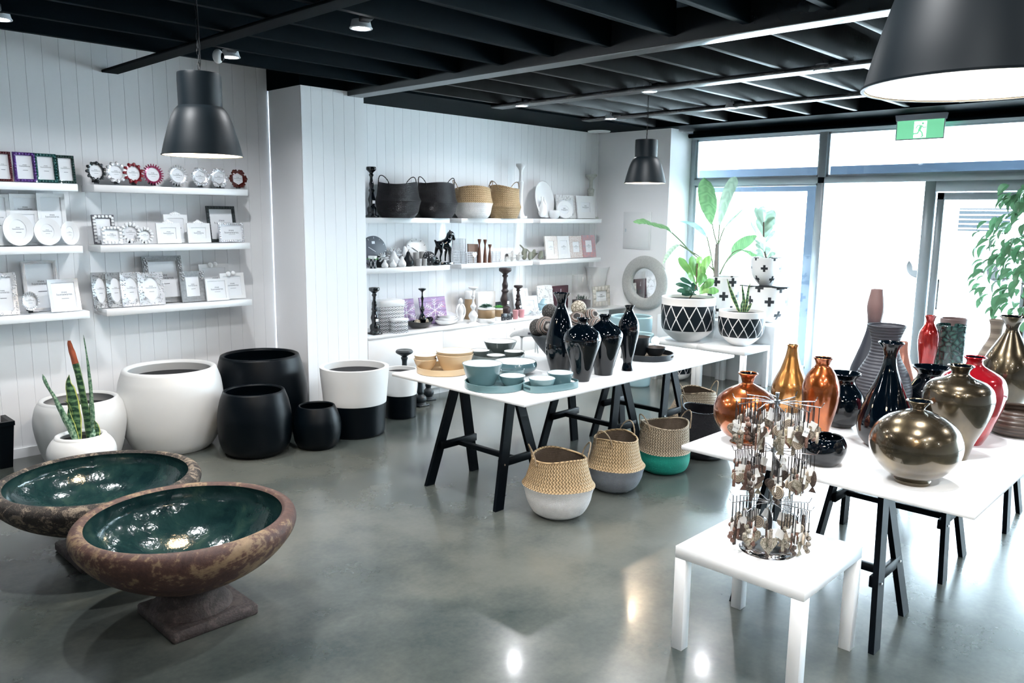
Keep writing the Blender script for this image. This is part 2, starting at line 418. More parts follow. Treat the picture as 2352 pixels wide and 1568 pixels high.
# pier between the two recesses: boarded front, returns
boards('wall_pier',3.65,4.27,YC,0,CZ,.107,3.744,depth=YW-YC-.004)
struct(MB().box(XC,XC+.16,5.40,YW+.1,0,CZ).box(XC+.16,XF+.12,5.40,5.60,0,2.78).build('wall_far',white_paint))
shopgrey=sm('charcoal_wall_paint',(.40,.41,.42),.6,var=.03)
struct(MB().box(XB-.1,XB,YB-.1,YW+.1,0,CZ+.3).build('wall_behind',shopgrey))
struct(MB().box(XB-.1,XF+.15,YB-.1,YB,0,CZ+.3).build('wall_right',shopgrey))
# ceiling deck over the joists, lined soffits at the edges
struct(MB().box(XB,XF+.3,YB-.1,YW+.1,CZ+.24,CZ+.30).build('ceiling',black_ceil))
tn=[0]
def trim(mb,mat=black_ceil,name=None):
    tn[0]+=1; return struct(mb.build('trim_%d'%tn[0],mat))
trim(MB().box(4.27,XC,5.62,YW,CZ,CZ+.03))            # soffit lining along the boarded wall
trim(MB().box(4.27,4.33,5.60,5.64,CZ-.005,CZ+.24).box(4.27,8.05,5.60,5.63,CZ-.004,CZ+.24))
trim(MB().box(8.05,XF+.1,YB,5.62,CZ+.0,CZ+.03))       # lining over the shopfront
trim(MB().box(8.02,8.06,YB,5.62,CZ-.01,CZ+.24))
k=-16; ys=[]
trim(MB().box(3.64,4.24,YC+.001,YW+.1,CZ+.001,CZ+.30))
while 3.145+.4635*k<5.55:
    y=3.145+.4635*k; ys.append(y); k+=1
for y in ys:
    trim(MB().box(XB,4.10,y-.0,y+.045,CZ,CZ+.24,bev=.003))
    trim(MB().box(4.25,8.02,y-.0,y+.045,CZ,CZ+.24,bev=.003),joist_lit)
M=Mat('worn_dark_timber'); n=M.noise(5,5,.7,stretch=(6,1.2,6)); M.set(color=M.ramp(n,[(.45,(.010,.013,.016)),(.56,(.03,.032,.035)),(.62,(.16,.155,.15)),(.66,(.02,.022,.025))]),rough=.35); worn=M.m
trim(MB().box(4.10,4.25,YB,5.95,CZ-.04,CZ+.24,bev=.004),sm('grey_painted_steel_beam',(.008,.012,.015),.22,var=.1,spec=.4))
trim(MB().box(5.47,5.63,YB,5.60,CZ-.03,CZ-.001,bev=.006),worn)
trim(MB().box(6.83,6.96,YB,5.60,CZ-.03,CZ-.001,bev=.006),worn)
trim(MB().box(2.30,2.42,YB,YW,CZ-.02,CZ-.001,bev=.004))
trim(MB().tube([(XF-.12,YB,2.745),(XF-.12,5.39,2.745)],.025,10))                   # rail over the windows
trim(MB().box(XF-.02,XF+.12,YB,5.40,2.77,CZ))
# shopfront frame: head, sill, mullions, transom
def fr(x0,x1,y0,y1,z0,z1): trim(MB().box(x0,x1,y0,y1,z0,z1,bev=.004),alu)
fx0,fx1=XF-.05,XF+.06
fr(fx0,fx1,YB,5.40,2.705,2.77)
for a,b in ((5.34,5.40),(3.72,3.80),(-.05,.03),(-1.6,-1.52)): fr(fx0,fx1,a,b,0,2.705)
fr(fx0,fx1,YB,5.34,2.16,2.23)
fr(fx0,fx1,3.80,5.34,0,.10); fr(fx0,fx1,YB,-.05,0,.10)
fr(fx0,fx1,2.60,2.70,0,2.16); fr(fx0,fx1,.03,2.60,2.06,2.16)
wn=[0]
def window(y0,y1,z0,z1):
    wn[0]+=1; e=MB().box(XF,XF+.008,y0,y1,z0,z1).build('window_%d'%wn[0],pane_glass); struct(e)
    b=MB(); t=.022
    b.box(XF-.02,XF+.03,y0,y1,z1-t,z1).box(XF-.02,XF+.03,y0,y1,z0,z0+t).box(XF-.02,XF+.03,y0,y0+t,z0,z1).box(XF-.02,XF+.03,y1-t,y1,z0,z1)
    b.build('glazing_bead',alu,e); return e
window(3.80,5.34,.10,2.16); window(3.80,5.34,2.23,2.705)
window(.03,3.72,2.23,2.705); window(-1.52,-.05,.10,2.16); window(-1.52,-.05,2.23,2.705); window(YB,-1.60,.10,2.16); window(YB,-1.60,2.23,2.705)
def door(n,y0,y1,x,handle=True,h=2.05):
    g=MB().box(x,x+.01,y0+.06,y1-.06,.1,h-.07).build('door_%d'%n,pane_glass); struct(g)
    b=MB(); b.box(x-.02,x+.03,y0,y0+.065,0.01,h,bev=.003).box(x-.02,x+.03,y1-.065,y1,.01,h,bev=.003).box(x-.02,x+.03,y0,y1,h-.07,h,bev=.003).box(x-.02,x+.03,y0,y1,.01,.11,bev=.003)
    b.build('door_frame',alu,g)
    if handle: MB().tube([(x-.03,y1-.10,.9),(x-.08,y1-.10,.9),(x-.08,y1-.10,1.2),(x-.03,y1-.10,1.2)],.011,8).build('door_handle',steel,g)
    return g
door(1,1.72,2.585,XF); door(2,.84,1.70,XF); door(3,.05,.82,XF,False)
# skirting
trim(MB().box(XB,3.65,YW-.012,YW,0,.07),white_paint); trim(MB().box(XC-.012,XC,5.40,YW,0,.07),white_paint)
# ---------------- outside ----------------
pave=sm('pale_concrete_paving',(.60,.61,.60),.8,var=.06,scale=1.5)
struct(MB().box(XF+.15,40,-30,40,-.14,-.02).build('floor_outside',pave))
soff=sm('pale_blue_soffit',(.060,.072,.105),.7,var=.02)
a=MB().box(XF+.125,10.6,-8,12,2.79,2.86).build('awning',soff); tag(a,'pale blue canopy soffit outside, over the shopfront windows','awning')
fb=MB().box(9.35,9.45,4.0,12,2.10,2.38).box(9.35,9.45,-8,4.0,2.215,2.38).build('fascia_board',alu_out,a)
for yy,pw in ((5.9,.16),(4.03,.17),(-1.2,.16)): MB().box(9.36,9.44,yy,yy+pw,-.02,2.12).build('post',alu_out,a)
for yy in (5.16,3.82,2.38): MB().lathe([(0,-.006),(.05,-.006),(.05,0),(0,0)],20).build('soffit_light',emit('soffit_led',(1,.97,.95),9),a,(10.0,yy,2.778))
# ---------------- round vessels measured from their outlines ----------------
def zaty(x,y,py):
    lo,hi=-.5,4
    for _ in range(40):
        m=(lo+hi)/2
        if proj((x,y,m))[1]>py: lo=m
        else: hi=m
    return (lo+hi)/2
def axis(cx,refy,by,zt):
    bx=cx
    for _ in range(8):
        b=atz(bx,by,zt); z=zaty(b.x,b.y,refy); bx += cx-proj((b.x,b.y,z))[0]
    return b
def outline(b,prof,zt):
    out=[]
    for i,(py,hw) in enumerate(prof):
        z=max(zaty(b.x,b.y,py),zt); d=proj((b.x,b.y,z))[2]; out.append((hw*d/F,z-zt))
    out[0]=(out[0][0],0); return out
def smooth_prof(p,n=5): return [(max(r,0),z) for r,z in crom(p,n)]
def shell(mb,prof,wall,depth,seg=64,inner_m=None,lip=.4):
    """outer profile bottom->top, rounded lip, inner surface down to `depth` below the rim"""
    zt=prof[-1][1]; rt_=prof[-1][0]; mb.lathe([(0,0)]+prof,seg,cap=False)
    lipp=[(rt_,zt),(rt_-wall*.15,zt+wall*.35),(rt_-wall*.5,zt+wall*.5),(rt_-wall*.85,zt+wall*.35),(rt_-wall,zt)]
    mb.lathe(lipp,seg,cap=False)
    inn=[(max(r-wall,.001),z) for r,z in reversed(prof) if z>=zt-depth and z>wall]
    if inn:
        inn=[(rt_-wall,zt)]+inn[1:]; zb=max(inn[-1][1],wall); inn.append((0,zb))
        if inner_m is not None: mb.m=inner_m
        mb.lathe(inn,seg,cap=False); mb.m=0
    return mb
def vase(name,label,cat,cx,refy,by,zt,prof,mat,group=None,wall=.007,depth=.12,n=5,seg=64,inner=None,smooth=True):
    b=axis(cx,refy,by,zt); p=outline(b,prof,zt)
    if smooth: p=smooth_prof(p,n)
    mats=[mat,inner] if inner else mat
    o=shell(MB(),p,wall,depth,seg,1 if inner else None).build(name,mats,None,(b.x,b.y,zt))
    return tag(o,label,cat,group),p,b
T=.74
# ---------------- trestle tables ----------------
def board_table(x0,x1,y0,y1,label):
    o=MB().box(x0,x1,y0,y1,T-.02,T,bev=.002).build('table_top',white_lam); return tag(o,label,'table top')
board_table(3.20,5.56,2.985,4.195,'white table board on black trestles, carrying the teal and beige bowls')
board_table(3.14,6.15,.705,1.93,'white table board on black trestles, carrying the copper and bronze vases')
def trestle(cx,ya,yb,label,group):
    t=thing('trestle',label,'trestle',(cx,(ya+yb)/2,0),group=group); hy=(yb-ya)/2; H=T-.02
    for sy in (-1,1):
        for sx in (-1,1):
            m=MB(); xt,xb=sx*.035,sx*.215; y0=sy*hy-.012; w=.036
            y1=y0-sy*.075; vs=[(xb-w,y0,0),(xb+w,y0,0),(xb+w,y0+.024,0),(xb-w,y0+.024,0),(xt-w,y1,H-.02),(xt+w,y1,H-.02),(xt+w,y1+.024,H-.02),(xt-w,y1+.024,H-.02)]
            if sx>0: vs=[(a,b+.024,c) for a,b,c in vs]
            m.add(vs,[(0,3,2,1),(4,5,6,7),(0,1,5,4),(1,2,6,5),(2,3,7,6),(3,0,4,7)])
            L=m.build('leg',black_wood,t)
            k=.27; xx=xb+(xt-xb)*k/H
            yk=y0-sy*.075*k/H; MB().lathe([(0,0),(.007,0),(.006,.003),(0,.004)],12,M=Matrix.Translation((xx,yk+(.024 if sx>0 else 0)-.0015,k))@Matrix.Rotation(PI/2,4,'X')).build('bolt',steel,L)
        MB().box(-.16,.16,sy*(hy-.028)+(.0125 if sy<0 else -.036),sy*(hy-.028)+(.036 if sy<0 else -.0125),.245,.295,bev=.003).build('cross_rail',black_wood,t)
    MB().box(-.02,.02,-hy+.066,hy-.066,.25,.28,bev=.003).build('stretcher',black_wood,t)
    MB().box(-.07,.07,-hy+.055,hy-.04,H-.02,H-.0005,bev=.003).build('top_rail',black_wood,t)
    return t
g1='black trestles under the bowl table'; g2='black trestles under the vase table'
trestle(3.53,3.30,3.95,'black trestle nearest the camera under the table of teal bowls',g1)
trestle(4.64,3.30,3.95,'middle black trestle under the table of bowls and black vases',g1)
trestle(5.28,3.30,3.95,'farthest black trestle of the bowl table, beside the green basket',g1)
trestle(3.52,1.06,1.70,'black trestle right behind the small white side table',g2)
trestle(4.43,1.06,1.70,'second black trestle of the vase table, right of the first',g2)
trestle(5.40,1.00,1.62,'black trestle of the vase table at the right edge of the photo',g2)
# ---------------- white side tables ----------------
def side_table(x0,y0,label,s=.55,h=.45,group=None):
    t=thing('side_table',label,'side table',(x0+s/2,y0+s/2,0),group=group); a=s/2
    MB().box(-a,a,-a,a,h-.05,h,bev=.0015).build('table_top',white_lam,t)
    for sx in (-1,1):
        for sy in (-1,1):
            MB().box(*sorted((sx*a,sx*(a-.05))),*sorted((sy*a,sy*(a-.05))),0,h-.0505,bev=.001).build('leg',white_lam,t)
    return t
side_table(2.725,1.13,'small square white side table in the foreground, under the keyring stand')
side_table(7.38,3.85,'white side table under the smaller diamond-patterned pot',group='white side tables by the window')
side_table(7.38,4.405,'white side table under the larger diamond-patterned pot',group='white side tables by the window')
pl=MB().box(7.97,8.53,3.83,4.55,0,.64,bev=.002).build('display_plinth',white_lam); tag(pl,'white box plinth under the plus-sign pots by the window, nearer the door','plinth',group='white plinths by the window')
pl=MB().box(7.97,8.53,4.555,5.30,0,.64,bev=.002).build('display_plinth',white_lam); tag(pl,'white box plinth under the banana plant pot, against the far wall','plinth',group='white plinths by the window')

# ---------------- bowls and trays on the near table ----------------
def bowl(label,cx,ry,hw,by,bhw,zt,mat,group,prof=None,name='bowl',inner=None,ref=None):
    b=axis(cx,ry,by,zt)
    pts=prof or [(by,bhw*.8),(by,bhw),((by*.55+ry*.45),bhw+(hw-bhw)*.55),(ry,hw)]
    p=outline(b,pts,zt); p[1]=(p[1][0],max(p[1][1],.003))
    p=smooth_prof(p,5)
    o=shell(MB(),p,.004,9,56,1).build(name,[mat,inner or bowl_in],None,(b.x,b.y,zt)); return tag(o,label,'bowl',group)
def tray(label,c,a,b_,rz,mat,group,h=.042,wall=.007,slots=True,inner=None,pw=2.0,name='tray'):
    mb=MB(); N=96; floor_=.006; m=[]
    def P(k,off):
        an=2*PI*k/N; ca,sa=math.cos(an),math.sin(an)
        return ((a-off)*math.copysign(abs(ca)**(2/pw),ca),(b_-off)*math.copysign(abs(sa)**(2/pw),sa))
    zs=[0,.003,h*.38,h*.72,h]
    def slot(k,zi):
        if not slots: return False
        an=(k+.5)/N*360; return zi==2 and (min(abs(an-0),abs(an-360))<slots or abs(an-180)<slots)
    vo=[[(*P(k,.004 if zi==0 else 0),z) for k in range(N)] for zi,z in enumerate(zs)]
    vi=[[(*P(k,wall),max(z,floor_)) for k in range(N)] for z in zs]
    V=[p for r in vo for p in r]+[p for r in vi for p in r]; Fs=[]; off=len(zs)*N
    for zi in range(len(zs)-1):
        for k in range(N):
            j=(k+1)%N
            if slot(k,zi):
                a0,a1,b0,b1=zi*N+k,zi*N+j,(zi+1)*N+k,(zi+1)*N+j
                Fs += [(a0,a1,off+a1,off+a0),(b0,off+b0,off+b1,b1)]
                if not slot(k-1,zi): Fs.append((a0,off+a0,off+b0,b0))
                if not slot(k+1,zi): Fs.append((a1,b1,off+b1,off+a1))
                continue
            Fs.append((zi*N+k,zi*N+j,(zi+1)*N+j,(zi+1)*N+k)); 
            if zi>0: Fs.append((off+zi*N+j,off+zi*N+k,off+(zi+1)*N+k,off+(zi+1)*N+j))
    t=(len(zs)-1)*N
    for k in range(N): j=(k+1)%N; Fs.append((t+k,t+j,off+t+j,off+t+k))
    Fs.append(tuple(range(N))[::-1]); mb.add(V,Fs)
    mb.m=1 if inner else 0; mb.add([(*P(k,wall*.5),floor_) for k in range(N)],[tuple(range(N))])
    o=mb.build(name,[mat,inner] if inner else mat,None,(c[0],c[1],T+.0005),(0,0,rz)); return tag(o,label,'tray',group)
c=atz(1018,854,T); tray('cream glazed round tray under the cream bowls, nearest the white planters',c,.178,.178,.6,beige_gl,'trays on the bowl table',slots=0)
c=atz(1136,889,T); tray('large round teal tray under the big teal bowl',c,.185,.185,.9,teal_gl,'trays on the bowl table')
c=atz(1142,824,T); tray('grey-green tray behind the teal bowls, under the grey bowls',c,.20,.20,.3,grey_gl,'trays on the bowl table')
pA,pB=atz(1211,900,T),atz(1318,885,T); mid=(pA+pB)/2
tray('small oval teal tray with cut-out handles at the table edge, two small bowls in it',mid,(pB-pA).length/2+.008,.095,math.atan2((pB-pA).y,(pB-pA).x),teal_gl,'trays on the bowl table',slots=15,pw=2.8)
M_=sm('dark_wood_tray_floor',(.13,.10,.075),.4,var=.3)
c=atz(1486,821,T); tray('black round tray with cut-out handle at the far end of the table',c,.195,.195,-1.25,sm('matt_black_tray',(.008,.013,.018),.45),'trays on the bowl table',inner=M_,slots=12)
gb='bowls on the near table'; Z1=T+.0075
bowl('lower small cream bowl of the nested pair on the cream tray',977,824,27,850,14,Z1,beige_gl,gb)
bowl('upper small cream bowl nested in another on the cream tray',977,815,26,841,14,Z1+.02,beige_gl,gb)
bowl('lower large cream bowl of the nested pair on the cream tray',1044.5,812,43,850,27,Z1,beige_gl,gb)
bowl('upper large cream bowl nested in another on the cream tray',1044.5,805,43,842,27,Z1+.02,beige_gl,gb)
bowl('large tapered teal bowl with white inside on the round teal tray',1108,834,46.5,881,29,Z1,teal_gl,gb)
bowl('small teal bowl right of the big teal bowl, at the rim of the round tray',1177,862,30.5,884,20,Z1,teal_gl,gb)
bowl('small teal bowl half hidden behind another, below the wide dark teal bowl',1175,847,31,869,20,T+.0008,teal_gl,gb)
bowl('wide rounded dark teal bowl with white inside behind the tray',1183,829,48,858,28,T+.0008,teal_dk,gb,prof=[(858,24),(858,28),(848,46),(838,51),(829,48.5)])
bowl('small teal bowl at the near end of the small oval tray',1245,868,31,894,21,Z1,teal_gl,gb)
bowl('small teal bowl at the far end of the small oval tray, touching the black vase',1287,855,30.5,884,19,Z1,teal_gl,gb)
bowl('largest grey-green bowl at the back of the tray',1149,783,38,808,24,Z1,grey_gl,gb)
bowl('grey-green bowl standing at the left of the grey tray, behind the cream bowls',1101,804,24,822,17,Z1,grey_gl,gb)
bowl('small grey-green bowl in front on the grey tray, behind the big teal bowl',1139,815,22,829,16,Z1,grey_gl,gb)
bowl('small grey-green bowl at the right of the grey tray',1181,806,24,820,17,Z1,grey_gl,gb)
bk_in=sm('dark_brown_bowl_inside',(.10,.08,.07),.4)
bowl('low black bowl with brown inside on the black round tray',1505,797,24,816,15,Z1,matte_black,gb,inner=bk_in)
bowl('tall black tapered bowl on the black round tray, behind the slim vase',1469,773,25,815,15,Z1,matte_black,gb,inner=bk_in)
b=atz(1505,792,T); r=.036; M=Mat('teal_and_white_pattern'); e=M.voro(38,'DISTANCE_TO_EDGE'); q=M.voro(38,'F1',out='Color')
M.set(color=M.mix(e.gt(.35),(.82,.84,.84),(.12,.35,.30)),rough=.25); o=MB().sphere((0,0,r),r,24,16).build('ornamental_ball',M.m,None,(b.x,b.y,T)); tag(o,'white ornamental ball with small green pattern beside the black tray','ornament')
# black glazed vases
gv='glossy black vases on the bowl table'
vase('vase','tallest glossy black vase with flared rim, leftmost of the black vases','vase',1290,673,850,T,[(850,23),(835,27.5),(815,33),(794,34.5),(774,33),(753,28.6),(733,23),(719,17),(703,10.7),(694,10),(683,13.5),(673,20)],gloss_black,gv)
vase('vase','glossy black vase with wide round shoulders, nearest the table edge','vase',1339,731,874,T,[(874,18),(855,23),(835,27.5),(815,33.5),(796,40),(780,44),(769,42),(760,36.5),(750,23),(743,11.5),(737,11.5),(731,15)],gloss_black,gv)
vase('vase','glossy black broad-shouldered vase in third place, behind the nearest one','vase',1390,723,859,T,[(859,21),(845,23),(825,28),(804,34),(784,40.5),(770,43),(760,41),(749,31),(741,19),(735,11.5),(729,11.5),(723,14.5)],gloss_black,gv)
vase('vase','slim glossy black vase with a pinched foot, rightmost of the black vases','vase',1446,702,850,T,[(850,13.5),(843,12.5),(833,10.5),(825,11.5),(804,16),(784,20),(764,23.8),(747,24),(735,20.5),(723,13.5),(712,8),(707,8.5),(702,11.5)],gloss_black,gv)
# big dark bowl of woven balls behind the black vases
db,_,bb=vase('fruit_bowl','big matt dark conical bowl full of woven balls behind the black vases','bowl',1300,770,828,T,[(828,30),(818,42),(800,58),(785,70),(768,82)],sm('matt_charcoal_bowl',(.012,.02,.028),.5),None,wall=.012,depth=.2)
def ballmat(name,c,sc,kind):
    M=Mat(name)
    if kind=='stripe': x,y,z=M.coord(); n=M.noise(14,4); f=((x*sc+y*sc*.4+n*7).sin()*.5+.5)*.7+M.noise(50,3)*.3; 
    else: f=(M.voro(sc,'DISTANCE_TO_EDGE')*6).sat()
    M.set(color=M.ramp(f,c),rough=.7); M.bump(f,.6,.005); return M.m
bm1=ballmat('striped_cane_ball',[(.18,(.02,.017,.017)),(.40,(.22,.20,.18)),(.6,(.46,.44,.41)),(.80,(.14,.075,.055))],260,'stripe')
bm2=ballmat('dark_woven_ball',[(.1,(.008,.008,.008)),(.5,(.04,.04,.04)),(.9,(.10,.095,.09))],60,'v')
bm3=ballmat('carved_cream_ball',[(.1,(.05,.03,.02)),(.4,(.42,.36,.26)),(.9,(.60,.54,.44))],45,'v')
rimz=T+_[-1][1]
for px,py,rp,m,l in ((1253,748,24,bm1,'striped cane ball at the left of the dark bowl'),(1236,752,22,bm2,'dark woven ball at the left edge of the dark bowl'),(1263,716,20,bm2,'dark woven ball above the striped ball, left of the tall black vase'),
    (1329,707,19,bm3,'carved cream ball on top of the heap in the dark bowl'),(1326,735,22,bm1,'striped cane ball below the carved cream ball'),(1357,728,21,bm1,'striped cane ball at the right side of the heap'),(1368,748,21,bm1,'low striped cane ball between the two broad-shouldered vases'),(1300,742,24,bm2,'dark woven ball in the middle of the dark bowl'),(1345,760,20,bm2,'dark woven ball low at the right of the dark bowl'),(1290,722,18,bm3,'carved cream ball behind the neck of the tall black vase')):
    d=Vector((bb.x,bb.y,0)); 
    z=zaty(bb.x,bb.y,py); p=ray(px,py); t_=proj((bb.x,bb.y,z))[2]; off={748:-.06,752:0,716:.02,707:0,735:-.05,728:0}.get(py,0)
    p=p*(t_+off); p.z+=EYE; rr=.93*rp*(t_+off)/F
    o=MB().sphere((0,0,0),rr,24,16).build('woven_ball',m,None,p,(rnd.random(),rnd.random(),rnd.random())); tag(o,l,'ball','woven balls in the dark bowl')
# grey dog-like animal ornament on slim legs at the back edge
p=atz(1222,812,T); s=.0031
n=[(0,0,.165,.034),(.06,0,.168,.038),(-.05,0,.170,.030),(-.085,0,.160,.022),(-.115,0,.145,.017),(-.135,0,.128,.009),(.085,.0,.155,.02),(-.10,0,.19,.006),
   (-.045,.018,.12,.008),(-.045,.018,.005,.006),(-.045,-.018,.12,.008),(-.045,-.018,.005,.006),(.065,.018,.12,.008),(.06,.018,.005,.006),(.065,-.018,.12,.008),(.08,-.018,.005,.006)]
an=thing('animal_figurine','pale grey animal figurine on thin legs left of the big dark bowl','figurine',(p.x-.03,p.y+.02,T),math.atan2(rt.y,rt.x))
blob('body',n,[(0,1),(0,2),(2,3),(3,4),(4,5),(1,6),(2,8),(8,9),(2,10),(10,11),(1,12),(12,13),(1,14),(14,15)],sm('pale_grey_speckled_stone',(.50,.52,.53),.7,var=.12,scale=60),an)
MB().box(.0,.028,-.0405,-.0375,.155,.17).build('price_label',ink,an)

# ---------------- vases on the second table ----------------
g='vases on the right-hand table'
vase('vase','round copper-orange sphere vase with a short flared neck, left end of the table','vase',1718.5,857,1014,T,[(1014,33),(1008,29),(1003,34),(992,51),(967,68),(942,73.5),(916,66),(897,46),(884,22),(879,13),(872,14),(864,17),(857,22.5)],copper,g,inner=gloss_black,n=6)
vase('vase','golden teardrop bottle vase with a long narrow neck, behind the copper sphere','vase',1821,792,942,T,[(942,26),(925,36),(905,41),(885,40),(867,33),(850,25),(835,20),(818,15),(805,12.5),(797,11.5),(792,12.5)],gold,g,inner=gloss_black)
vase('vase','copper-orange egg-shaped vase with a small flared mouth','vase',1891,822,1000,T,[(1000,21),(975,27),(945,35),(920,40),(896,41.5),(878,39),(860,32),(846,22),(838,16),(830,17),(822,21.5)],copper,g,inner=gloss_black)
vase('vase','black wide-mouthed round vase right behind the copper egg-shaped vase','vase',1939,857,978,T,[(978,23),(970,33),(950,46),(927,51),(905,46),(888,33),(877,26),(868,27),(857,38)],gloss_black,g)
vase('bowl','low rounded glossy black bowl behind the keyring stand','bowl',1893,1002,1064,T,[(1064,32),(1052,42),(1033,50),(1018,50),(1008,46),(1002,42)],gloss_black,None,depth=.05)
vase('vase','very tall gourd vase, mauve above and black below, against the doorway','vase',2015,665,890,T,[(890,36),(870,44),(848,44),(820,35),(790,25),(760,17),(740,15),(722,17),(706,19),(690,17.5),(665,13)],mauve,g)
vase('vase','dark grey ribbed vase with a wide trumpet mouth','vase',2037,747,955,T,[(955,40),(930,54),(903,64),(880,62),(855,54),(825,38),(805,31),(784,30),(765,35),(747,42)],rib_grey,g,depth=.08)
vase('vase','glossy black bottle vase with teardrop body, right of the copper vases','vase',2048,787,1024,T,[(1024,34),(1012,47),(996,57),(971,60),(940,53),(909,42),(878,29.5),(850,19),(830,14.5),(815,14),(800,18),(787,28)],gloss_black,g,n=6)
vase('vase','pinkish copper vase mostly hidden behind the black bottle vase','vase',2075,785,922,T,[(922,26),(905,34),(880,36),(860,29),(835,21),(812,14),(797,11.5),(785,11)],pinkcop,g)
vase('vase','small dark red round vase barely showing behind the pinkish copper vase','vase',2076,840,905,T,[(905,15),(890,22),(870,22),(855,13),(846,9),(840,12)],deepred,g)
vase('vase','small bright red vase with a flared neck in front of the glass door','vase',2138,725,862,T,[(862,14.5),(845,15.5),(834,16),(809,19.5),(790,22),(772,21.5),(760,19),(748,12.5),(740,9),(733,9.5),(725,12.5)],red_lac,g)
vase('vase','green pebble-glazed cylinder vase','vase',2186,747,858,T,[(858,31),(850,32),(756,33.5),(747,33.5)],greenpeb,g,smooth=False,wall=.012)
vase('vase','brown-rimmed cylinder vase directly behind the green pebbled one','vase',2192,732,849,T,[(849,27),(835,28.5),(740,29),(732,29)],sm('brown_pink_glaze',(.20,.14,.13),.35),g,smooth=False,wall=.01)
vase('vase','black-green wide-necked vase behind the broad bronze vase','vase',2140,843,955,T,[(955,30),(940,43),(915,52),(895,48),(878,37),(866,29),(856,29),(843,42)],gloss_black,g)
vase('vase','broad-shouldered bronze vase behind the bronze sphere','vase',2208,840,1049,T,[(1049,31),(1038,34),(1012,42),(977,58),(945,70),(920,75),(903,74),(889,69),(876,55),(867,32),(859,19.5),(851,20),(840,28)],bronze,g,inner=gloss_black,n=6)
vase('vase','bronze sphere vase with a short neck, nearest the table corner','vase',2112,921,1106,T,[(1106,38),(1099,39),(1096,36),(1093,42),(1077,67),(1049,91),(1018,99),(990,92),(971,78),(956,58),(945,32),(940,14.5),(934,15),(928,20),(921,28)],bronze,g,inner=gloss_black,n=6)
vase('vase','deep red broad-shouldered vase with a flared mouth','vase',2240,820,1015,T,[(1015,31),(996,41),(971,51),(934,65),(900,71),(878,68),(862,59),(850,40),(840,22),(832,17),(826,18),(820,24.5)],deepred,g,inner=gloss_black)
vase('vase','tall bronze bottle vase with a trumpet mouth at the right edge','vase',2328,727,932,T,[(932,30),(915,42),(893,53),(862,57),(837,53),(815,45),(794,33),(769,19),(757,13.5),(748,14),(738,19),(727,28.5)],bronze,g,inner=gloss_black)
vase('vase','pale banded bamboo vase behind the tall bronze bottle','vase',2291,735,905,T,[(905,34),(880,42),(850,41),(820,33),(800,25),(775,13.5),(757,12.5),(745,14),(735,17)],rib_bam,g)
vase('bowl','wide brown banded bowl at the right edge of the vase table','bowl',2338,938,996,T,[(996,44),(985,60),(970,69),(955,66),(945,60),(938,57)],rib_brown,None,depth=.05,wall=.01)

# ---------------- planters on the floor along the wall ----------------
def planter(label,cx,ry,by,prof,mat,group,fill=.05,wall=.03,mat2=None,split=None,name='planter',soil_on=True,zt=0):
    b=axis(cx,ry,by,zt); p=smooth_prof(outline(b,prof,zt),5)
    o=thing(name,label,'planter',(b.x,b.y,zt),group=group)
    if split:
        zs=zaty(b.x,b.y,split)-zt; lo=[q for q in p if q[1]<=zs]; hi=[q for q in p if q[1]>zs]
        rs=lo[-1][0]; lo.append((rs+(hi[0][0]-rs)*.5,zs)); MB().lathe([(0,0)]+lo,72).build('painted_base',mat2,o)
        m=MB(); hi=[lo[-1]]+hi; zt_=p[-1][1]; m.lathe(hi,72,cap=False)
        r_=p[-1][0]; m.lathe([(r_,zt_),(r_-wall*.5,zt_+.004),(r_-wall,zt_),(r_-wall,zt_-.2)],72,cap=False); m.build('body',mat,o)
    else: shell(MB(),p,wall,.35,72).build('body',mat,o)
    top=p[-1]; rr=[q[0] for q in p if q[1]<=top[1]-fill][-1]-wall
    if soil_on: MB().lathe([(0,0),(min(rr,top[0]-wall*.3),0)],48,cap=False).build('liner',soil,o,(0,0,top[1]-fill))
    return o,p,b
gp='planters along the wall'
planter('largest white barrel planter, between the small white ones and the black ones',390,848,1024,[(1024,78),(1008,92),(975,106),(940,112),(905,113),(875,110),(860,106),(848,102)],white_pot,gp,fill=.06,wall=.045)
planter('medium white barrel planter behind the snake plant',182,918,1062,[(1062,70),(1028,84),(985,94),(958,96),(935,92),(925,88),(918,83)],white_pot,gp,fill=.06,wall=.035)
P5,p5,b5=planter('small white rounded planter holding the snake plant, behind the stone bowl',186,1002,1124,[(1124,44),(1090,60),(1045,71),(1027,71),(1012,64),(1002,55)],white_pot,gp,fill=.03,wall=.035)
planter('largest black barrel planter against the pier',597,817,985,[(985,78),(965,90),(930,100),(895,102),(865,99),(840,94),(817,88)],black_pot,gp,fill=.15,wall=.035,soil_on=False)
planter('medium black barrel planter in front of the largest black one',583,898,1038,[(1038,58),(1024,73),(1000,80),(965,82),(944,81),(918,76),(898,69)],black_pot,gp,fill=.15,wall=.025,soil_on=False)
planter('small black barrel planter, right of the medium black one',727,932,1024,[(1024,40),(1012,49),(990,54),(967,54.5),(948,49),(932,42)],black_pot,gp,fill=.1,wall=.018,soil_on=False)
planter('larger tapered planter, white above and black below',814,840,992,[(992,64),(985,66.5),(950,69),(900,73),(862,77),(840,78.5)],white_pot,gp,fill=.05,wall=.035,mat2=black_pot,split=921)
planter('smaller tapered planter, white above and black below, behind the larger one',919,847,955,[(955,34),(950,35),(920,36.5),(880,38.5),(847,40)],white_pot,gp,fill=.03,wall=.02,mat2=black_pot,split=903)
planter('large pale blue planter on the floor in the far corner',1450,727,855,[(855,36),(845,40),(820,44),(780,46),(745,48),(727,48)],paleblue,'pale blue planters',fill=.04,wall=.025)
planter('smaller pale blue planter in front of the large blue one, behind the black tray',1468,767,884,[(884,26),(876,29),(830,32),(790,34),(767,34)],paleblue,'pale blue planters',fill=.04,wall=.02)
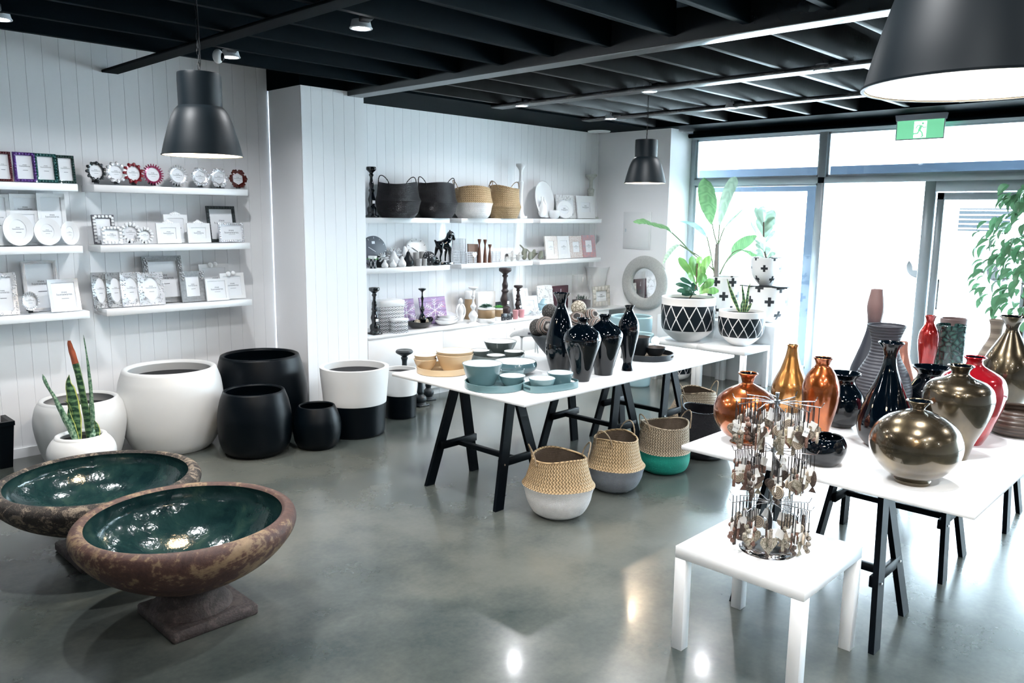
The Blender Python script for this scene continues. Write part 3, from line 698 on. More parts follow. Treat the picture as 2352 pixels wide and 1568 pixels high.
# square black planter at the left edge
c=atz(36,1072,0); top=aty(47,963,c.y); H=top.z; W_=.27
t=thing('square_planter','tall square black planter cut off by the left edge of the photo','planter',(c.x-W_/2,c.y+W_/2,0)); m=MB()
a,b_=W_/2-.012,W_/2+.012; i=b_-.025
vs=[(-a,-a,0),(a,-a,0),(a,a,0),(-a,a,0),(-b_,-b_,H),(b_,-b_,H),(b_,b_,H),(-b_,b_,H),(-i,-i,H),(i,-i,H),(i,i,H),(-i,i,H),(-i+.01,-i+.01,H-.2),(i-.01,-i+.01,H-.2),(i-.01,i-.01,H-.2),(-i+.01,i-.01,H-.2)]
fs=[(0,3,2,1),(12,13,14,15)]+[(k,(k+1)%4,(k+1)%4+4,k+4) for k in range(4)]+[(k+4,(k+1)%4+4,(k+1)%4+8,k+8) for k in range(4)]+[(k+8,(k+1)%4+8,(k+1)%4+12,k+12) for k in range(4)]
m.add(vs,fs); m.build('body',black_pot,t); MB().box(-b_-.004,b_+.004,-b_-.004,-b_+.001,H-.03,H).box(b_-.001,b_+.004,-b_,b_,H-.03,H).build('rim_band',black_pot,t)

# ---------------- stone pedestal bowls ----------------
def stone_bowl(label,cx,ry,hw,zr,mat,rz,name='pedestal_bowl'):
    b=atz(cx,ry,zr); d=proj(b)[2]; R_=hw*d/F
    t=thing(name,label,'pedestal bowl',(b.x,b.y,0),rz)
    k=R_/.46; o=[(.0,.145),(.10,.148),(.17,.165),(.27,.21),(.37,.275),(.435,.345),(.460,.395),(.455,.430),(.435,.447),(.415,.450),(.400,.440)]
    sc=[(r*k,z/.45*zr) for r,z in o]
    MB().lathe(smooth_prof(sc,6),96,cap=False).build('basin',mat,t)
    inn=[(.400,.440),(.405,.41),(.39,.355),(.32,.27),(.20,.205),(.08,.185),(0,.182)]
    MB().lathe(smooth_prof([(r*k,z/.45*zr) for r,z in inn],6),96,cap=False).build('glazed_lining',bowl_green,t)
    ped=[(.175,.045),(.170,.058),(.155,.075),(.135,.105),(.130,.130),(.142,.150),(.15,.165)]
    MB().lathe(smooth_prof([(r*k,z/.45*zr) for r,z in ped],5),64).build('pedestal',bowl_base,t)
    MB().box(-.17*k,.21*k,-.21*k,.17*k,0,.05,bev=.008).build('plinth',bowl_base,t)
    return t
stone_bowl('brown weathered stone pedestal bowl with green glazed inside, nearest the camera',428,1180,243,.47,bowl_brown,0)
stone_bowl('crusty speckled stone pedestal bowl with green glazed inside, behind the brown one',227,1092,219,.415,bowl_speck,0)

# ---------------- belly baskets ----------------
def basket(label,cx,ry,by,prof,mtop,mbot,group,zt=0,hand=1,hang=0.0,fold=None,name='belly_basket',hh=.09,hmat=None,tilt=0):
    b=axis(cx,ry,by,zt); p=outline(b,prof,zt)
    k=fold; lo=smooth_prof(p[:k+1],5); hi=smooth_prof(p[k:],5)
    def wob(mb,amt=.006):
        out=[]; s=b.x*3
        for x,y,z in mb.v:
            a=math.atan2(y,x); f=1+amt/.2*(math.sin(2*a+s)+.5*math.sin(5*a+s*2))*min(1,z/.15); out.append((x*f,y*f,z+ (z/ (p[-1][1]))**2*(.012*math.sin(2*a+s+1)+tilt*x)))
        mb.v=out; return mb
    t=thing(name,label,'basket',(b.x,b.y,zt),group=group)
    wob(MB().lathe([(0,0)]+lo,72,cap=False)).build('painted_base' if mbot is not mtop else 'base',mbot,t)
    wob(MB().lathe(hi,72,cap=False)).build('woven_body',mtop,t)
    rim=p[-1]; inn=[(r-.008,z) for r,z in reversed(hi)]+[(r-.008,z) for r,z in reversed(lo)]; inn=[(max(r,0),z+.004) for r,z in inn]; 
    wob(MB().lathe(inn+[(0,.01)],72,cap=False)).build('inside',straw_in if mtop not in (straw_blk,) else straw_blk,t)
    braid=[((rim[0]-.004)*math.cos(2*PI*i/96),(rim[0]-.004)*math.sin(2*PI*i/96),rim[1]) for i in range(96)]
    wob(MB().tube(braid,.0065,6,True)).build('rim_braid',mtop,t)
    if hand:
        for sgn in (0,1):
            a0=hang+sgn*PI; da=.42; P=[]
            for q in range(13):
                u=q/12; a=a0-da+2*da*u; lift=math.sin(PI*u)**.6*hh; outw=.006+.02*math.sin(PI*u)
                P.append(((rim[0]+outw)*math.cos(a),(rim[0]+outw)*math.sin(a),rim[1]-.035+lift*1.25))
            MB().tube(crom(P,3),[.0042+.0009*math.sin(i*1.9) for i in range(len(crom(P,3)))],7).build('handle',hmat or seagrass,t)
    return t
vd=math.atan2(rt.y,rt.x)
bk='seagrass baskets on the floor'
basket('seagrass belly basket with white lower half, frontmost on the floor',1285,1047,1178,[(1178,44),(1168,60),(1145,72),(1122,77),(1108,83),(1098,76),(1080,70),(1062,65),(1047,62)],straw,straw_wht,bk,fold=4,hang=vd+.15)
basket('seagrass belly basket with grey lower half, middle of the three in front of the trestles',1414,1003,1120,[(1120,38),(1110,52),(1092,62),(1076,66),(1064,71),(1054,63),(1038,58),(1018,54),(1003,52)],straw,straw_gry,bk,fold=4,hang=vd+.9)
basket('seagrass belly basket with green lower half',1528,971,1079,[(1079,38),(1070,52),(1052,59),(1038,60),(1030,62),(1020,58),(1002,57),(985,56),(971,55)],straw_grey,straw_grn,bk,fold=4,hang=vd+.35)
basket('black floppy seagrass basket behind the green one',1622,937,1046,[(1046,40),(1034,54),(1010,62),(998,64),(988,64),(976,62),(960,58),(948,55),(937,52)],straw_blk,straw_blk,bk,fold=4,hang=vd+2.6)
basket('natural grey-brown seagrass basket standing behind the black one',1602,897,990,[(990,48),(980,58),(965,63),(955,64),(948,65),(938,58),(925,52),(912,46),(897,41)],straw_grey,straw_grey,bk,fold=4,hang=vd+.2)
# ---------------- floating shelves and base cabinets ----------------
SD=.26; YS=YW-SD
def shelf(x0,x1,z,label,group):
    o=MB().box(x0,x1,YS,YW-.0005,z-.05,z,bev=.0015).build('wall_shelf',white_lam); return tag(o,label,'shelf',group)
ZA=[1.965,1.532,1.062]; ZB=[1.743,1.267]
ga='white floating shelves by the framed pictures'; gb2='white floating shelves in the right recess'
for i,n in enumerate(('top','middle','bottom')):
    xl=aty((178,190,205)[i],(418,565,705)[i],YS).x
    shelf(xl-1.18,xl,ZA[i],'white floating shelf cut off by the left edge of the photo, %s row'%n,ga)
    shelf(aty((188,203,216)[i]+28,(428,568,700)[i],YS).x,3.29,ZA[i],'white floating shelf under the hanging lamp, %s row, left of the pier'%n,ga)
for i,n in enumerate(('upper','lower')):
    shelf(4.40,5.50,ZB[i],'white floating shelf in the right recess, %s row, next to the pier'%n,gb2)
    shelf(5.66,6.76,ZB[i],'white floating shelf in the right recess, %s row, middle of three'%n,gb2)
    shelf(6.88,8.02,ZB[i],'white floating shelf in the right recess, %s row, in the far corner'%n,gb2)
ZC=.66
xs=[4.275,5.18,6.08,6.98,7.88]; wc=['next to the pier','second from the pier','behind the black vases','in the far corner']
for i in range(4):
    t=thing('base_cabinet','white base cabinet under the lower shelves, '+wc[i],'cabinet',(xs[i],YC,0),group='white base cabinets')
    w_=xs[i+1]-xs[i]-.003
    MB().box(0,w_,.02,YW-YC-.001,.08,ZC-.0205).box(0.0,w_,.06,.4,0,.08).build('body',white_lam,t)
    MB().box(.001,w_-.001,.0,.0195,.08,ZC-.021,bev=.001).build('door',white_lam,t)
tag(MB().box(4.275,XC,YC-.005,YW,ZC-.02,ZC,bev=.001).build('counter_top',white_lam),'white counter top running over the base cabinets in the right recess','counter top')

# ---------------- lettering on the paper inserts ----------------
def text_mesh(body,size,name='lettering'):
    c=bpy.data.curves.new(name,'FONT'); c.body=body; c.size=size; c.align_x='CENTER'; c.align_y='CENTER'; c.resolution_u=2; c.space_line=.72
    o=bpy.data.objects.new(name,c); COL.objects.link(o); bpy.context.view_layer.update()
    me=bpy.data.meshes.new_from_object(o.evaluated_get(bpy.context.evaluated_depsgraph_get())); bpy.data.objects.remove(o); me.name=name
    for v in me.vertices: x,y,z=v.co; v.co=(x,0,y)
    me.materials.clear(); me.materials.append(ink); return me
TXT=text_mesh('mee\nhomewares',1.0); PRICE=text_mesh('$5.40',1.0,'price')
def put(me,name,parent,loc,sc,rot=(0,0,0)):
    o=bpy.data.objects.new(name,me); COL.objects.link(o); o.parent=parent; o.location=loc; o.scale=(sc,sc,sc); o.rotation_euler=rot; return o
def outl(kind,w,h,n=48,p=2):
    if kind=='rect': return [(-w/2,-h/2),(w/2,-h/2),(w/2,h/2),(-w/2,h/2)]
    if kind=='hex': return [(w/2*math.cos(PI/2+i*PI/3),h/2*math.sin(PI/2+i*PI/3)) for i in range(6)]
    return [(w/2*math.cos(2*PI*i/n),h/2*math.sin(2*PI*i/n)) for i in range(n)]
def sh(P,z): return [(x,y+z) for x,y in P]
def picture(label,px0,px1,pyt,Y,zs,style,mat,group,lean=.2,bw=.16,rz=0,text=True,mat2=None,cat='picture frame',extra=None):
    """px0..px1 and the top are measured on the plane y=Y; the frame stands on zs"""
    a=aty(px0,(pyt+40),Y); b=aty(px1,(pyt+40),Y); tp=aty((px0+px1)/2,pyt,Y+.02); w=abs(b.x-a.x)*.98; h=max(tp.z-zs,.05)/math.cos(lean); cx=(a.x+b.x)/2
    t=thing('picture_frame',label,cat,(cx,Y,zs+.004),group=group,rot=(-lean,0,rz)); c=h/2; th=.016; bd=bw*min(w,h)
    kind={'round':'oval','flower':'oval','petal':'oval','daisy':'oval','oval':'oval','hexa':'hex'}.get(style,'rect')
    iw,ih=w-2*bd,h-2*bd
    if style in('flower','petal','daisy','hexa'): iw,ih=w*.60,h*.60
    if style=='oval': iw,ih=w*.60,h*.70
    m=MB()
    if style=='oval':
        N=48; io=outl('oval',iw,ih,N); oo=[]
        for i in range(N):
            x,z=math.cos(2*PI*i/N),math.sin(2*PI*i/N); k=min(w/2/max(abs(x),1e-6),h/2/max(abs(z),1e-6)); oo.append((x*k,z*k))
        m.ringprism(sh(oo,c),sh(io,c),-th,0,-th*.6)
    elif style in('flower','petal','daisy'):
        m.ringprism(sh(outl('oval',w*.74,h*.74),c),sh(outl('oval',iw,ih),c),-th,0,-th*.7)
    elif kind=='hex': m.ringprism(sh(outl('hex',w*.78,h*.78),c),sh(outl('hex',iw,ih),c),-th,0,-th*.7)
    elif kind=='oval': m.ringprism(sh(outl('oval',w,h),c),sh(outl('oval',iw,ih),c),-th*1.2,0,-th*.5,smooth=True)
    else:
        m.ringprism(sh(outl('rect',w,h),c),sh(outl('rect',iw,ih),c),-th,0,-th*.6)
        if style in('grooved',):
            for q in (.25,.55,.8): m.ringprism(sh(outl('rect',w-2*bd*q,h-2*bd*q),c),sh(outl('rect',w-2*bd*(q+.12),h-2*bd*(q+.12)),c),-th-.004,-th+.004)
    if style in('jewel','bead','tile'):
        s=bd*.95; 
        def run(x0,z0,x1,z1):
            L=math.hypot(x1-x0,z1-z0); n=max(2,round(L/s))
            for i in range(n):
                u=(i+.5)/n; x,z=x0+(x1-x0)*u,z0+(z1-z0)*u
                if style=='tile': m.box(x-s*.38,x+s*.38,-th-.005,-th+.003,z-s*.38,z+s*.38,bev=.002)
                else: m.sphere((x,-th,z),(s*.5,s*.4,s*.5),8,5)
        k=bd/2; m.m=1 if style=='tile' else 0
        run(-w/2+k,k,w/2-k,k); run(-w/2+k,h-k,w/2-k,h-k); run(-w/2+k,k,-w/2+k,h-k); run(w/2-k,k,w/2-k,h-k); m.m=0
    if style in('flower','petal','daisy','hexa'):
        n={'flower':11,'petal':24,'daisy':14,'hexa':6}[style]
        for i in range(n):
            an=2*PI*(i+.5)/n+(PI/6*0 if style!='hexa' else PI/2); r0=w*.41
            Mx=Matrix.Translation((0,0,c))@Matrix.Rotation(-an,4,'Y')
            L=w*.10 if style!='flower' else w*.12; wd=PI*w*.4/n*.85
            if style=='daisy':
                m.m=1; m.box(r0-L*1.1,r0+L*.9,-th-.006,-.004,-wd*.72,wd*.72,M=Mx,bev=.004); m.m=0
            elif style=='hexa':
                m.sphere((w*.40,-th,0),(w*.10,.012,w*.10),10,6,Mx); m.sphere((w*.39,-th,w*.12),(w*.06,.01,w*.06),8,5,Mx); m.sphere((w*.39,-th,-w*.12),(w*.06,.01,w*.06),8,5,Mx); m.sphere((w*.40,-th-.006,0),(w*.05,.012,w*.05),8,5,Mx)
            else: m.sphere((r0,-th*.8,0),(L*.85,.010,wd*(.85 if style=='flower' else .6)),10,6,Mx)
    if style in('ornate','oval','leafy'):
        r=random.Random(label); 
        for i in range(110 if style!='ornate' else 40):
            for _ in range(20):
                x,z=r.uniform(-w/2,w/2),r.uniform(-h/2,h/2)
                ins=(x/(iw/2))**2+(z/(ih/2))**2<1.08 if style=='oval' else abs(x)<iw/2 and abs(z)<ih/2
                if not ins: break
            s=w*.035; m.sphere((x,-th,z+c),(s*r.uniform(.6,1.2),.006,s*r.uniform(.4,1)),6,4)
    if extra=='crest':
        for x,z,s in ((0,.03,.35),(-.16,.0,.22),(.16,.0,.22),(-.08,.02,.25),(.08,.02,.25)): m.sphere((x*w,-.008,h+z*w),(s*w*.35,.009,s*w*.32),8,6)
        m.tube([(w*.07*math.cos(2*PI*i/16),-.008,h+w*.07+w*.07*math.sin(2*PI*i/16)) for i in range(16)],w*.018,6,True)
    if extra=='hearts':
        m.sphere((-.03,-.02,h-bd*.3),(.022,.008,.022),8,6); m.sphere((.012,-.024,h-bd*.1),(.018,.008,.018),8,6)
    if style in('grooved','deep') and extra=='corners':
        for x in (-w/2+bd*.5,w/2-bd*.5):
            for i in range(9): m.sphere((x+math.sin(i*2.4)*bd*.25,-th-.002,h*.72+i*h*.03),(bd*.22,.006,bd*.2),6,4)
    m.build('frame',[mat,mat2] if mat2 else mat,t)
    ins=sh(outl('oval' if kind=='oval' else kind,iw+.004,ih+.004),c); MB().prism(ins,-.004,-.001).build('paper_insert',paper,t)
    if text:
        put(TXT,'lettering',t,(iw*.02,-.0047,c+ih*.08),iw*.145)
        MB().box(-iw*.12,iw*.2,-.0049,-.0042,c-ih*.13,c-ih*.115).build('printed_line',ink,t)
    MB().box(-w*.12,w*.12,.001,.004,.006,h*.72).add([(-w*.1,.004,h*.7),(w*.1,.004,h*.7),(w*.1,.06*h/.2,.012+.2*.06*h/.2),(-w*.1,.06*h/.2,.012+.2*.06*h/.2)],[(0,1,2,3)]).build('easel_back',matte_black,t)
    return t
def jewel(name,c): return sm(name,c,.12,metal=.35,var=.5,scale=90,coat=.6)
jr,jp,jt,jg=jewel('dark_red_jewels',(.10,.012,.02)),jewel('purple_jewels',(.12,.05,.26)),jewel('teal_jewels',(.01,.09,.085)),jewel('dark_green_jewels',(.015,.05,.045))
jk,jcr,jpk,jrb=jewel('smoky_jewels',(.03,.035,.04)),jewel('crimson_jewels',(.22,.01,.02)),jewel('pink_jewels',(.40,.05,.14)),jewel('black_red_jewels',(.10,.012,.008))
white_fr=sm('white_painted_wood',(.78,.79,.80),.45,var=.04,scale=30)
G1,G2,G3='framed pictures on the top shelves','framed pictures on the middle shelves','framed pictures on the bottom shelves'
z=ZA[0]; Y=6.30
picture('rectangular frame edged with dark red jewels, cut off by the left photo edge',-14,28,350,Y,z,'jewel',jr,G1,.12,.15)
picture('rectangular frame edged with purple jewels',31,84,352,Y,z,'jewel',jp,G1,.12,.15)
picture('rectangular frame edged with teal jewels',80,132,355,Y,z,'jewel',jt,G1,.12,.15)
picture('rectangular frame edged with dark green jewels, end of the left top shelf',129,173,359,Y,z,'jewel',jg,G1,.12,.15)
for i,(cx,ty,r,st,m,l) in enumerate(((221,366,25,'flower',jk,'smoky black flower-shaped jewelled frame, first on the top shelf'),(267,369,26,'flower',silver,'silver flower-shaped frame between the smoky and the red one'),(307,371,25,'flower',jcr,'crimson flower-shaped jewelled frame'),
    (352,376,26,'petal',jpk,'round frame ringed with pink jewels'),(409,379,25,'petal',silver,'round frame ringed with silver beads, under the hanging lamp'),(460,383,23,'hexa',silver,'silver hexagonal jewelled frame, left of its twin'),(503,386,23,'hexa',silver,'silver hexagonal jewelled frame, right of its twin'),(547,389,22,'hexa',jrb,'black and red hexagonal jewelled frame, end of the top shelf'))):
    picture(l,cx-r,cx+r,ty,Y,z,st,m,G1,.12)
z=ZA[1]
shellw=sm('pearly_white_shell',(.76,.77,.78),.25,var=.08,scale=50,coat=.4)
picture('tall pearly white frame at the left photo edge, behind the round ones',-40,24,447,6.37,z,'plain',shellw,G2,.08,.14)
t=picture('pearly white landscape frame in the upper part of the group behind the round frames',22,92,447,6.40,z+.135,'plain',shellw,G2,.04,.14); MB().box(-.12,.12,.0,.03,-.139,-.001).build('support',shellw,t)
picture('pearly white small landscape frame low behind the round frames',24,92,485,6.375,z,'plain',shellw,G2,.08,.14)
picture('pearly white upright frame behind the middle round frame',86,152,446,6.37,z,'plain',shellw,G2,.08,.14)
picture('large round white frame, leftmost of three',6,78,492,6.27,z,'round',white_fr,G2,.15,.22)
picture('round white frame in the middle of three',78,142,502,6.27,z,'round',white_fr,G2,.15,.25)
picture('smallest round white frame, rightmost of three',140,183,510,6.27,z,'round',white_fr,G2,.15,.28)
dsv=sm('dark_grey_grout',(.10,.10,.12),.5)
picture('upright frame with white tiles set in a dark border',214,266,495,6.34,z,'tile',dsv,G2,.16,.17,mat2=shellw)
picture('small square frame with white tiles, in front of the upright tiled one',233,282,521,6.26,z,'tile',silver,G2,.12,.2,mat2=shellw)
picture('larger round daisy-petal frame',275,326,510,6.30,z,'daisy',dark_silver,G2,.12,mat2=shellw)
picture('smaller round daisy-petal frame',313,354,523,6.26,z,'daisy',dark_silver,G2,.12,mat2=shellw)
picture('small white antique frame with a carved crest, left of the taller one',360,416,514,6.27,z,'plain',white_fr,G2,.12,.22,extra='crest')
picture('taller white antique frame with a round crest, behind two small ones',378,433,494,6.36,z,'plain',white_fr,G2,.12,.16,extra='crest')
picture('small white antique frame with a carved crest, right of the taller one',431,484,514,6.27,z,'plain',white_fr,G2,.12,.22,extra='crest')
picture('large dark grey reeded frame at the end of the middle shelf',478,544,475,6.36,z,'tile',sm('charcoal_silver',(.06,.075,.08),.3,metal=.6),G2,.16,.10)
picture('small silver landscape frame in front of the large dark grey one',503,561,513,6.26,z,'bead',silver,G2,.14,.12)
z=ZA[2]
picture('silver leaf-patterned frame cut off by the left photo edge',-30,41,629,6.29,z,'leafy',silver,G3,.14,.16)
picture('large silver frame with a thin gold inner line, behind two small ones',54,136,601,6.37,z,'grooved',silver,G3,.18,.10)
picture('small round silver beaded frame in front of the large silver one',46,94,663,6.25,z,'petal',silver,G3,.12)
picture('silver landscape frame holding a white card, end of the left bottom shelf',113,186,643,6.25,z,'plain',silver,G3,.22,.12,rz=.05)
for i,(a,b_,m,w_) in enumerate(((212,248,dark_silver,'first'),(245,285,dark_silver,'second'),(278,323,silver,'third'),(318,374,silver,'last and brightest'))):
    picture('ornate silver frame with an oval opening, %s of the row of four'%w_,a,b_+4,627,6.30-.012*i,z,'oval',m,G3,.14)
picture('large dark silver grooved frame, tallest on the bottom shelf',332,424,590,6.37,z,'grooved',dark_silver,G3,.18,.14,extra='corners')
picture('small deep dark silver frame between the large dark and the white frames',416,472,624,6.30,z,'deep',dark_silver,G3,.14,.22,extra='corners')
picture('large white landscape frame with two small hearts, behind two smaller ones',462,532,608,6.37,z,'plain',white_fr,G3,.2,.12,extra='hearts')
picture('small white landscape frame with a heart, in front',474,525,641,6.26,z,'plain',white_fr,G3,.16,.10)
picture('white square frame with a heart at the end of the bottom shelf',508,563,628,6.30,z,'plain',white_fr,G3,.16,.13,extra='hearts')

# ---------------- right recess: helpers ----------------
def spot(px,py,Y,zs): p=aty(px,py,Y); return Vector((p.x,Y,zs))
def turned(label,px,pyt,Y,zs,mat,rw,name='candle_holder',style=0,group=None,sq=True,tagged=False,cat='candle holder'):
    p=spot(px,pyt+40,Y,zs); H=aty(px,pyt,Y).z-zs; d=proj(p)[2]; R_=rw*d/F
    forms=[[(1,0),(1,.05),(.85,.08),(.95,.14),(.9,.20),(.55,.24),(.62,.30),(.75,.36),(.55,.44),(.45,.50),(.62,.54),(.42,.58),(.5,.66),(.35,.72),(.3,.80),(.5,.84),(.35,.87),(.55,.90),(1.0,.94),(1.02,.985),(.95,1)],
           [(1,0),(.95,.03),(.6,.06),(.8,.14),(1.0,.22),(.7,.30),(.3,.37),(.45,.42),(.62,.48),(.35,.54),(.22,.62),(.3,.70),(.42,.75),(.22,.80),(.18,.88),(.3,.92),(.95,.97),(.95,1)],
           [(1,0),(1,.04),(.7,.10),(.5,.2),(.45,.45),(.55,.6),(.62,.66),(.5,.68),(.34,.70),(.32,.85),(.5,.9),(.8,.94),(.95,.955),(1,.97),(1,1)]]
    pr=[(r*R_,h_*H) for r,h_ in forms[style]]; m=MB()
    if sq: m.box(-R_*1.05,R_*1.05,-R_*1.05,R_*1.05,0,H*.045,bev=.003)
    m.lathe([(0,0)]+smooth_prof(pr,4)+[(0,H*.985)],28,cap=False)
    if tagged:
        t=thing(name,label,cat,p,group=group); m.build('body',mat,t); MB().box(-.015,.015,-R_*.75-.002,-R_*.75,H*.28,H*.34).build('price_label',paper,t); return t
    return tag(m.build(name,mat,None,p),label,cat,group)
def lath(label,cat,name,px,Y,zs,prof,mat,group=None,wall=.004,depth=.03,closed=False,refy=None):   # prof in pixels
    by=prof[0][0]; cx=px; p=spot(cx,by,Y,zs); pr=smooth_prof(outline(p,prof,zs),4)
    if closed: o=MB().lathe([(0,0)]+pr+[(0,pr[-1][1])],28,cap=False).build(name,mat,None,p)
    else: o=shell(MB(),pr,wall,depth,32).build(name,mat,None,p)
    return tag(o,label,cat,group)
def label_on(o,x,y,z,w_=.03,h_=.022):
    MB().box(x-w_/2,x+w_/2,y-.002,y,z,z+h_).build('price_label',paper,o)
# ---- upper shelf ----
z=ZB[0]; bw='baskets on the upper shelf'
turned('tall glossy black turned candle holder on the upper shelf next to the pier',853,383,6.30,z,gloss_black,11,style=0,tagged=True)
def sbasket(label,cx,ry,by,prof,mt,mb_,Y,hang):
    b=spot(cx,by,Y,z); return basket(label,*proj((b.x,b.y,zaty(b.x,b.y,ry)))[:2],by,prof,mt,mb_,bw,zt=z,hang=hang,fold=3,hh=.10)
def basket_at(label,cx,Y,prof,mt,mb_,hang,tilt=0):
    global axis
    b=spot(cx,prof[0][0],Y,z); old=axis; axis=lambda *a: b
    t=basket(label,cx,0,0,prof,mt,mb_,bw,zt=z,hang=hang,fold=3,hh=.085,hmat=dark_cord if mt is straw_blk else seagrass,tilt=tilt); axis=old; return t
basket_at('black folded seagrass basket on the upper shelf, next to the black candle holder',914,6.27,[(504,36),(488,46),(472,49),(461,52),(452,48),(438,46),(422,44)],straw_blk,straw_blk,.1)
basket_at('second black folded seagrass basket on the upper shelf',1003,6.29,[(504,33),(488,42),(474,45),(466,48),(455,44),(440,42),(424,40)],straw_blk,straw_blk,-.1,-.1)
basket_at('seagrass basket with white lower half on the upper shelf',1086,6.28,[(504,33),(492,40),(475,44),(466,47),(455,44),(442,42),(431,41)],straw,straw_wht,-.5)
basket_at('plain natural seagrass basket on the upper shelf',1158,6.28,[(504,30),(492,34),(482,37),(475,40),(462,36),(448,35),(432,35)],straw,straw,0,-.08)
turned('tall chalky white column candle holder beside the natural basket',1196,376,6.33,z,chalk,11,style=2)
p=spot(1243,500,6.36,z); R_=28*proj(p)[2]/F; Hh=aty(1243,416,6.36).z-z
tag(MB().lathe(smooth_prof([(0,0),(.75,.006),(.97,.028),(1.0,.034),(.97,.04),(.75,.016),(0,.01)][::1],3) and [(r*.5*Hh,q) for r,q in ((0,0),(.7,.004),(.95,.024),(1.0,.030),(.97,.034),(.7,.014),(0,.010))],48,cap=False).build('platter',white_cer,None,(p.x+.02,6.36,z+Hh/2+.004),(PI/2-.15,0,.2)),'large round white platter standing against the wall on the upper shelf','platter')
def figure(label,px,pyt,Y,zs,mat,nodes,edges,name='figurine',flip=1,cat='figurine',group=None,rz=0,sub=2):
    p=spot(px,pyt+20,Y,zs); H=aty(px,pyt,Y).z-zs; n=[(x*flip,y,z_,r) for x,y,z_,r in nodes]
    o=blob(name,n,edges,mat,None,p,(0,0,rz),sub,H); return tag(o,label,cat,group)
rab=[(0,0,.20,.20),(0,0,.42,.17),(.03,-.02,.60,.12),(.10,-.04,.68,.10),(.18,-.06,.66,.05),(-.02,.05,.80,.05),(-.05,.05,.97,.03),(.06,-.02,.80,.045),(.05,-.02,.96,.03),(.10,-.08,.10,.07),(-.18,.02,.12,.07)]
rabe=[(0,1),(1,2),(2,3),(3,4),(2,5),(5,6),(3,7),(7,8),(0,9),(0,10)]
figure('white rabbit figurine in front of the round white platter',1247,449,6.27,z,white_cer,rab,rabe,name='rabbit_figurine')
lath('small round chalky white bowl right of the white rabbit','bowl','bowl',1273,6.27,z,[(502,6),(498,11),(490,13),(484,12),(483,10)],chalk)
picture('lace-patterned white frame at the back, behind the round white frame',1278,1326,449,6.37,z,'leafy',white_fr,'frames at the end of the upper shelf',.12,.2)
picture('round white frame at the end of the upper shelf',1279,1315,462,6.27,z,'round',white_fr,'frames at the end of the upper shelf',.15,.26)
picture('plain broad white frame with a small opening, last on the upper shelf',1326,1366,451,6.33,z,'plain',white_fr,'frames at the end of the upper shelf',.14,.28)
turned('greenish white antique pedestal candle holder in the corner of the upper shelf',1357,401,6.40,z,sm('distressed_green_white',(.46,.48,.44),.7,var=.25,scale=40),13,style=2)
# ---- lower shelf ----
z=ZB[1]
def disc_clock(label,cx,py,hw,Y,zs,mat,mark):
    p=aty(cx,py,Y); R_=p.z-zs; t=thing('wall_clock',label,'clock',(p.x,Y,zs+.004),rot=(-.12,0,0))
    MB().lathe([(0,0),(R_,0),(R_,.018),(R_-.006,.022),(0,.022)],56,M=Matrix.Translation((0,0,R_))@Matrix.Rotation(PI/2,4,'X'),smooth=False).build('clock_face',mat,t)
    m=MB()
    for i in range(12): m.box(-.002,.002,-.0245,-.022,R_*.82,R_*.93,M=Matrix.Translation((0,0,R_))@Matrix.Rotation(i*PI/6,4,'Y'))
    m.build('hour_marks',mark,t)
    MB().box(-.003,.003,-.027,-.0245,-.01,R_*.55,M=Matrix.Translation((0,0,R_))@Matrix.Rotation(-1.05,4,'Y')).build('clock_hand',mark,t)
    return t
c1=disc_clock('round slate grey clock leaning on the wall next to the pier',860,578,30,6.38,z,sm('slate_grey',(.10,.115,.14),.5),paper); label_on(c1,-.01,-.024,.22,.035,.025)
disc_clock('round white clock leaning on the wall behind the pears',957,578,30,6.38,z,white_fr,ink)
# patterned pot with a small plant
o=lath('little black and white patterned pot with a green plant, next to the pier','plant pot','plant_pot',856,6.25,z,[(617,9),(600,9),(588,10)],diamond_pot('checker_pot',.04,.0,.09,6),depth=.01)
def simple_leaf(L,W,curl=.3,fold=.25,n=6,m_=2):
    mb=MB(); vs=[]; 
    for i in range(n+1):
        t=i/n; w_=W*math.sin(PI*min(1,t*.92+.06))**.8; x=L*t*math.cos(curl*t); zz=-L*t*math.sin(curl*t)*.9
        for j in range(-m_,m_+1): vs.append((x,w_*j/m_*.5,zz+abs(j/m_)*w_*fold))
    k=2*m_+1; fs=[(i*k+j,i*k+j+1,(i+1)*k+j+1,(i+1)*k+j) for i in range(n) for j in range(k-1)]
    return mb.add(vs,fs,None,True)
def leafmat(name,c1,c2,rough=.4,veins=None):
    M=Mat(name); n=M.noise(9,3); x,y,z_=M.coord()
    col=M.mix(n,c1,c2)
    if veins: v=((x*veins+y.abs()*veins*.8).sin()*.5+.5); col=M.mix((v*.25),col,tuple(min(1,c*1.9) for c in c2)); M.bump(v,.3,.003)
    M.set(color=col,rough=rough); 
    tl=M.n.new('ShaderNodeBsdfTranslucent'); ms=M.n.new('ShaderNodeMixShader'); ms.inputs[0].default_value=.25; M.l.new(col,tl.inputs[0])
    M.l.new(M.b.outputs[0],ms.inputs[1]); M.l.new(tl.outputs[0],ms.inputs[2]); M.l.new(ms.outputs[0],M.n['Material Output'].inputs[0]); return M.m
LM_succ=leafmat('blue_green_succulent',(.05,.13,.10),(.12,.24,.18)); LM_green=leafmat('bright_green_leaf',(.06,.30,.05),(.16,.50,.12))
def rosette(parent,loc,n,L,W,mat,r):
    for i in range(n):
        a=i*2.4; el=.25+.9*(i/n); s=1-.45*i/n
        o=simple_leaf(L*s,W*s,.2,.3,5).build('leaf',mat,parent,loc,(0,-el,a)); 
rosette(o,(0,0,.075),16,.07,.035,LM_green,rnd)
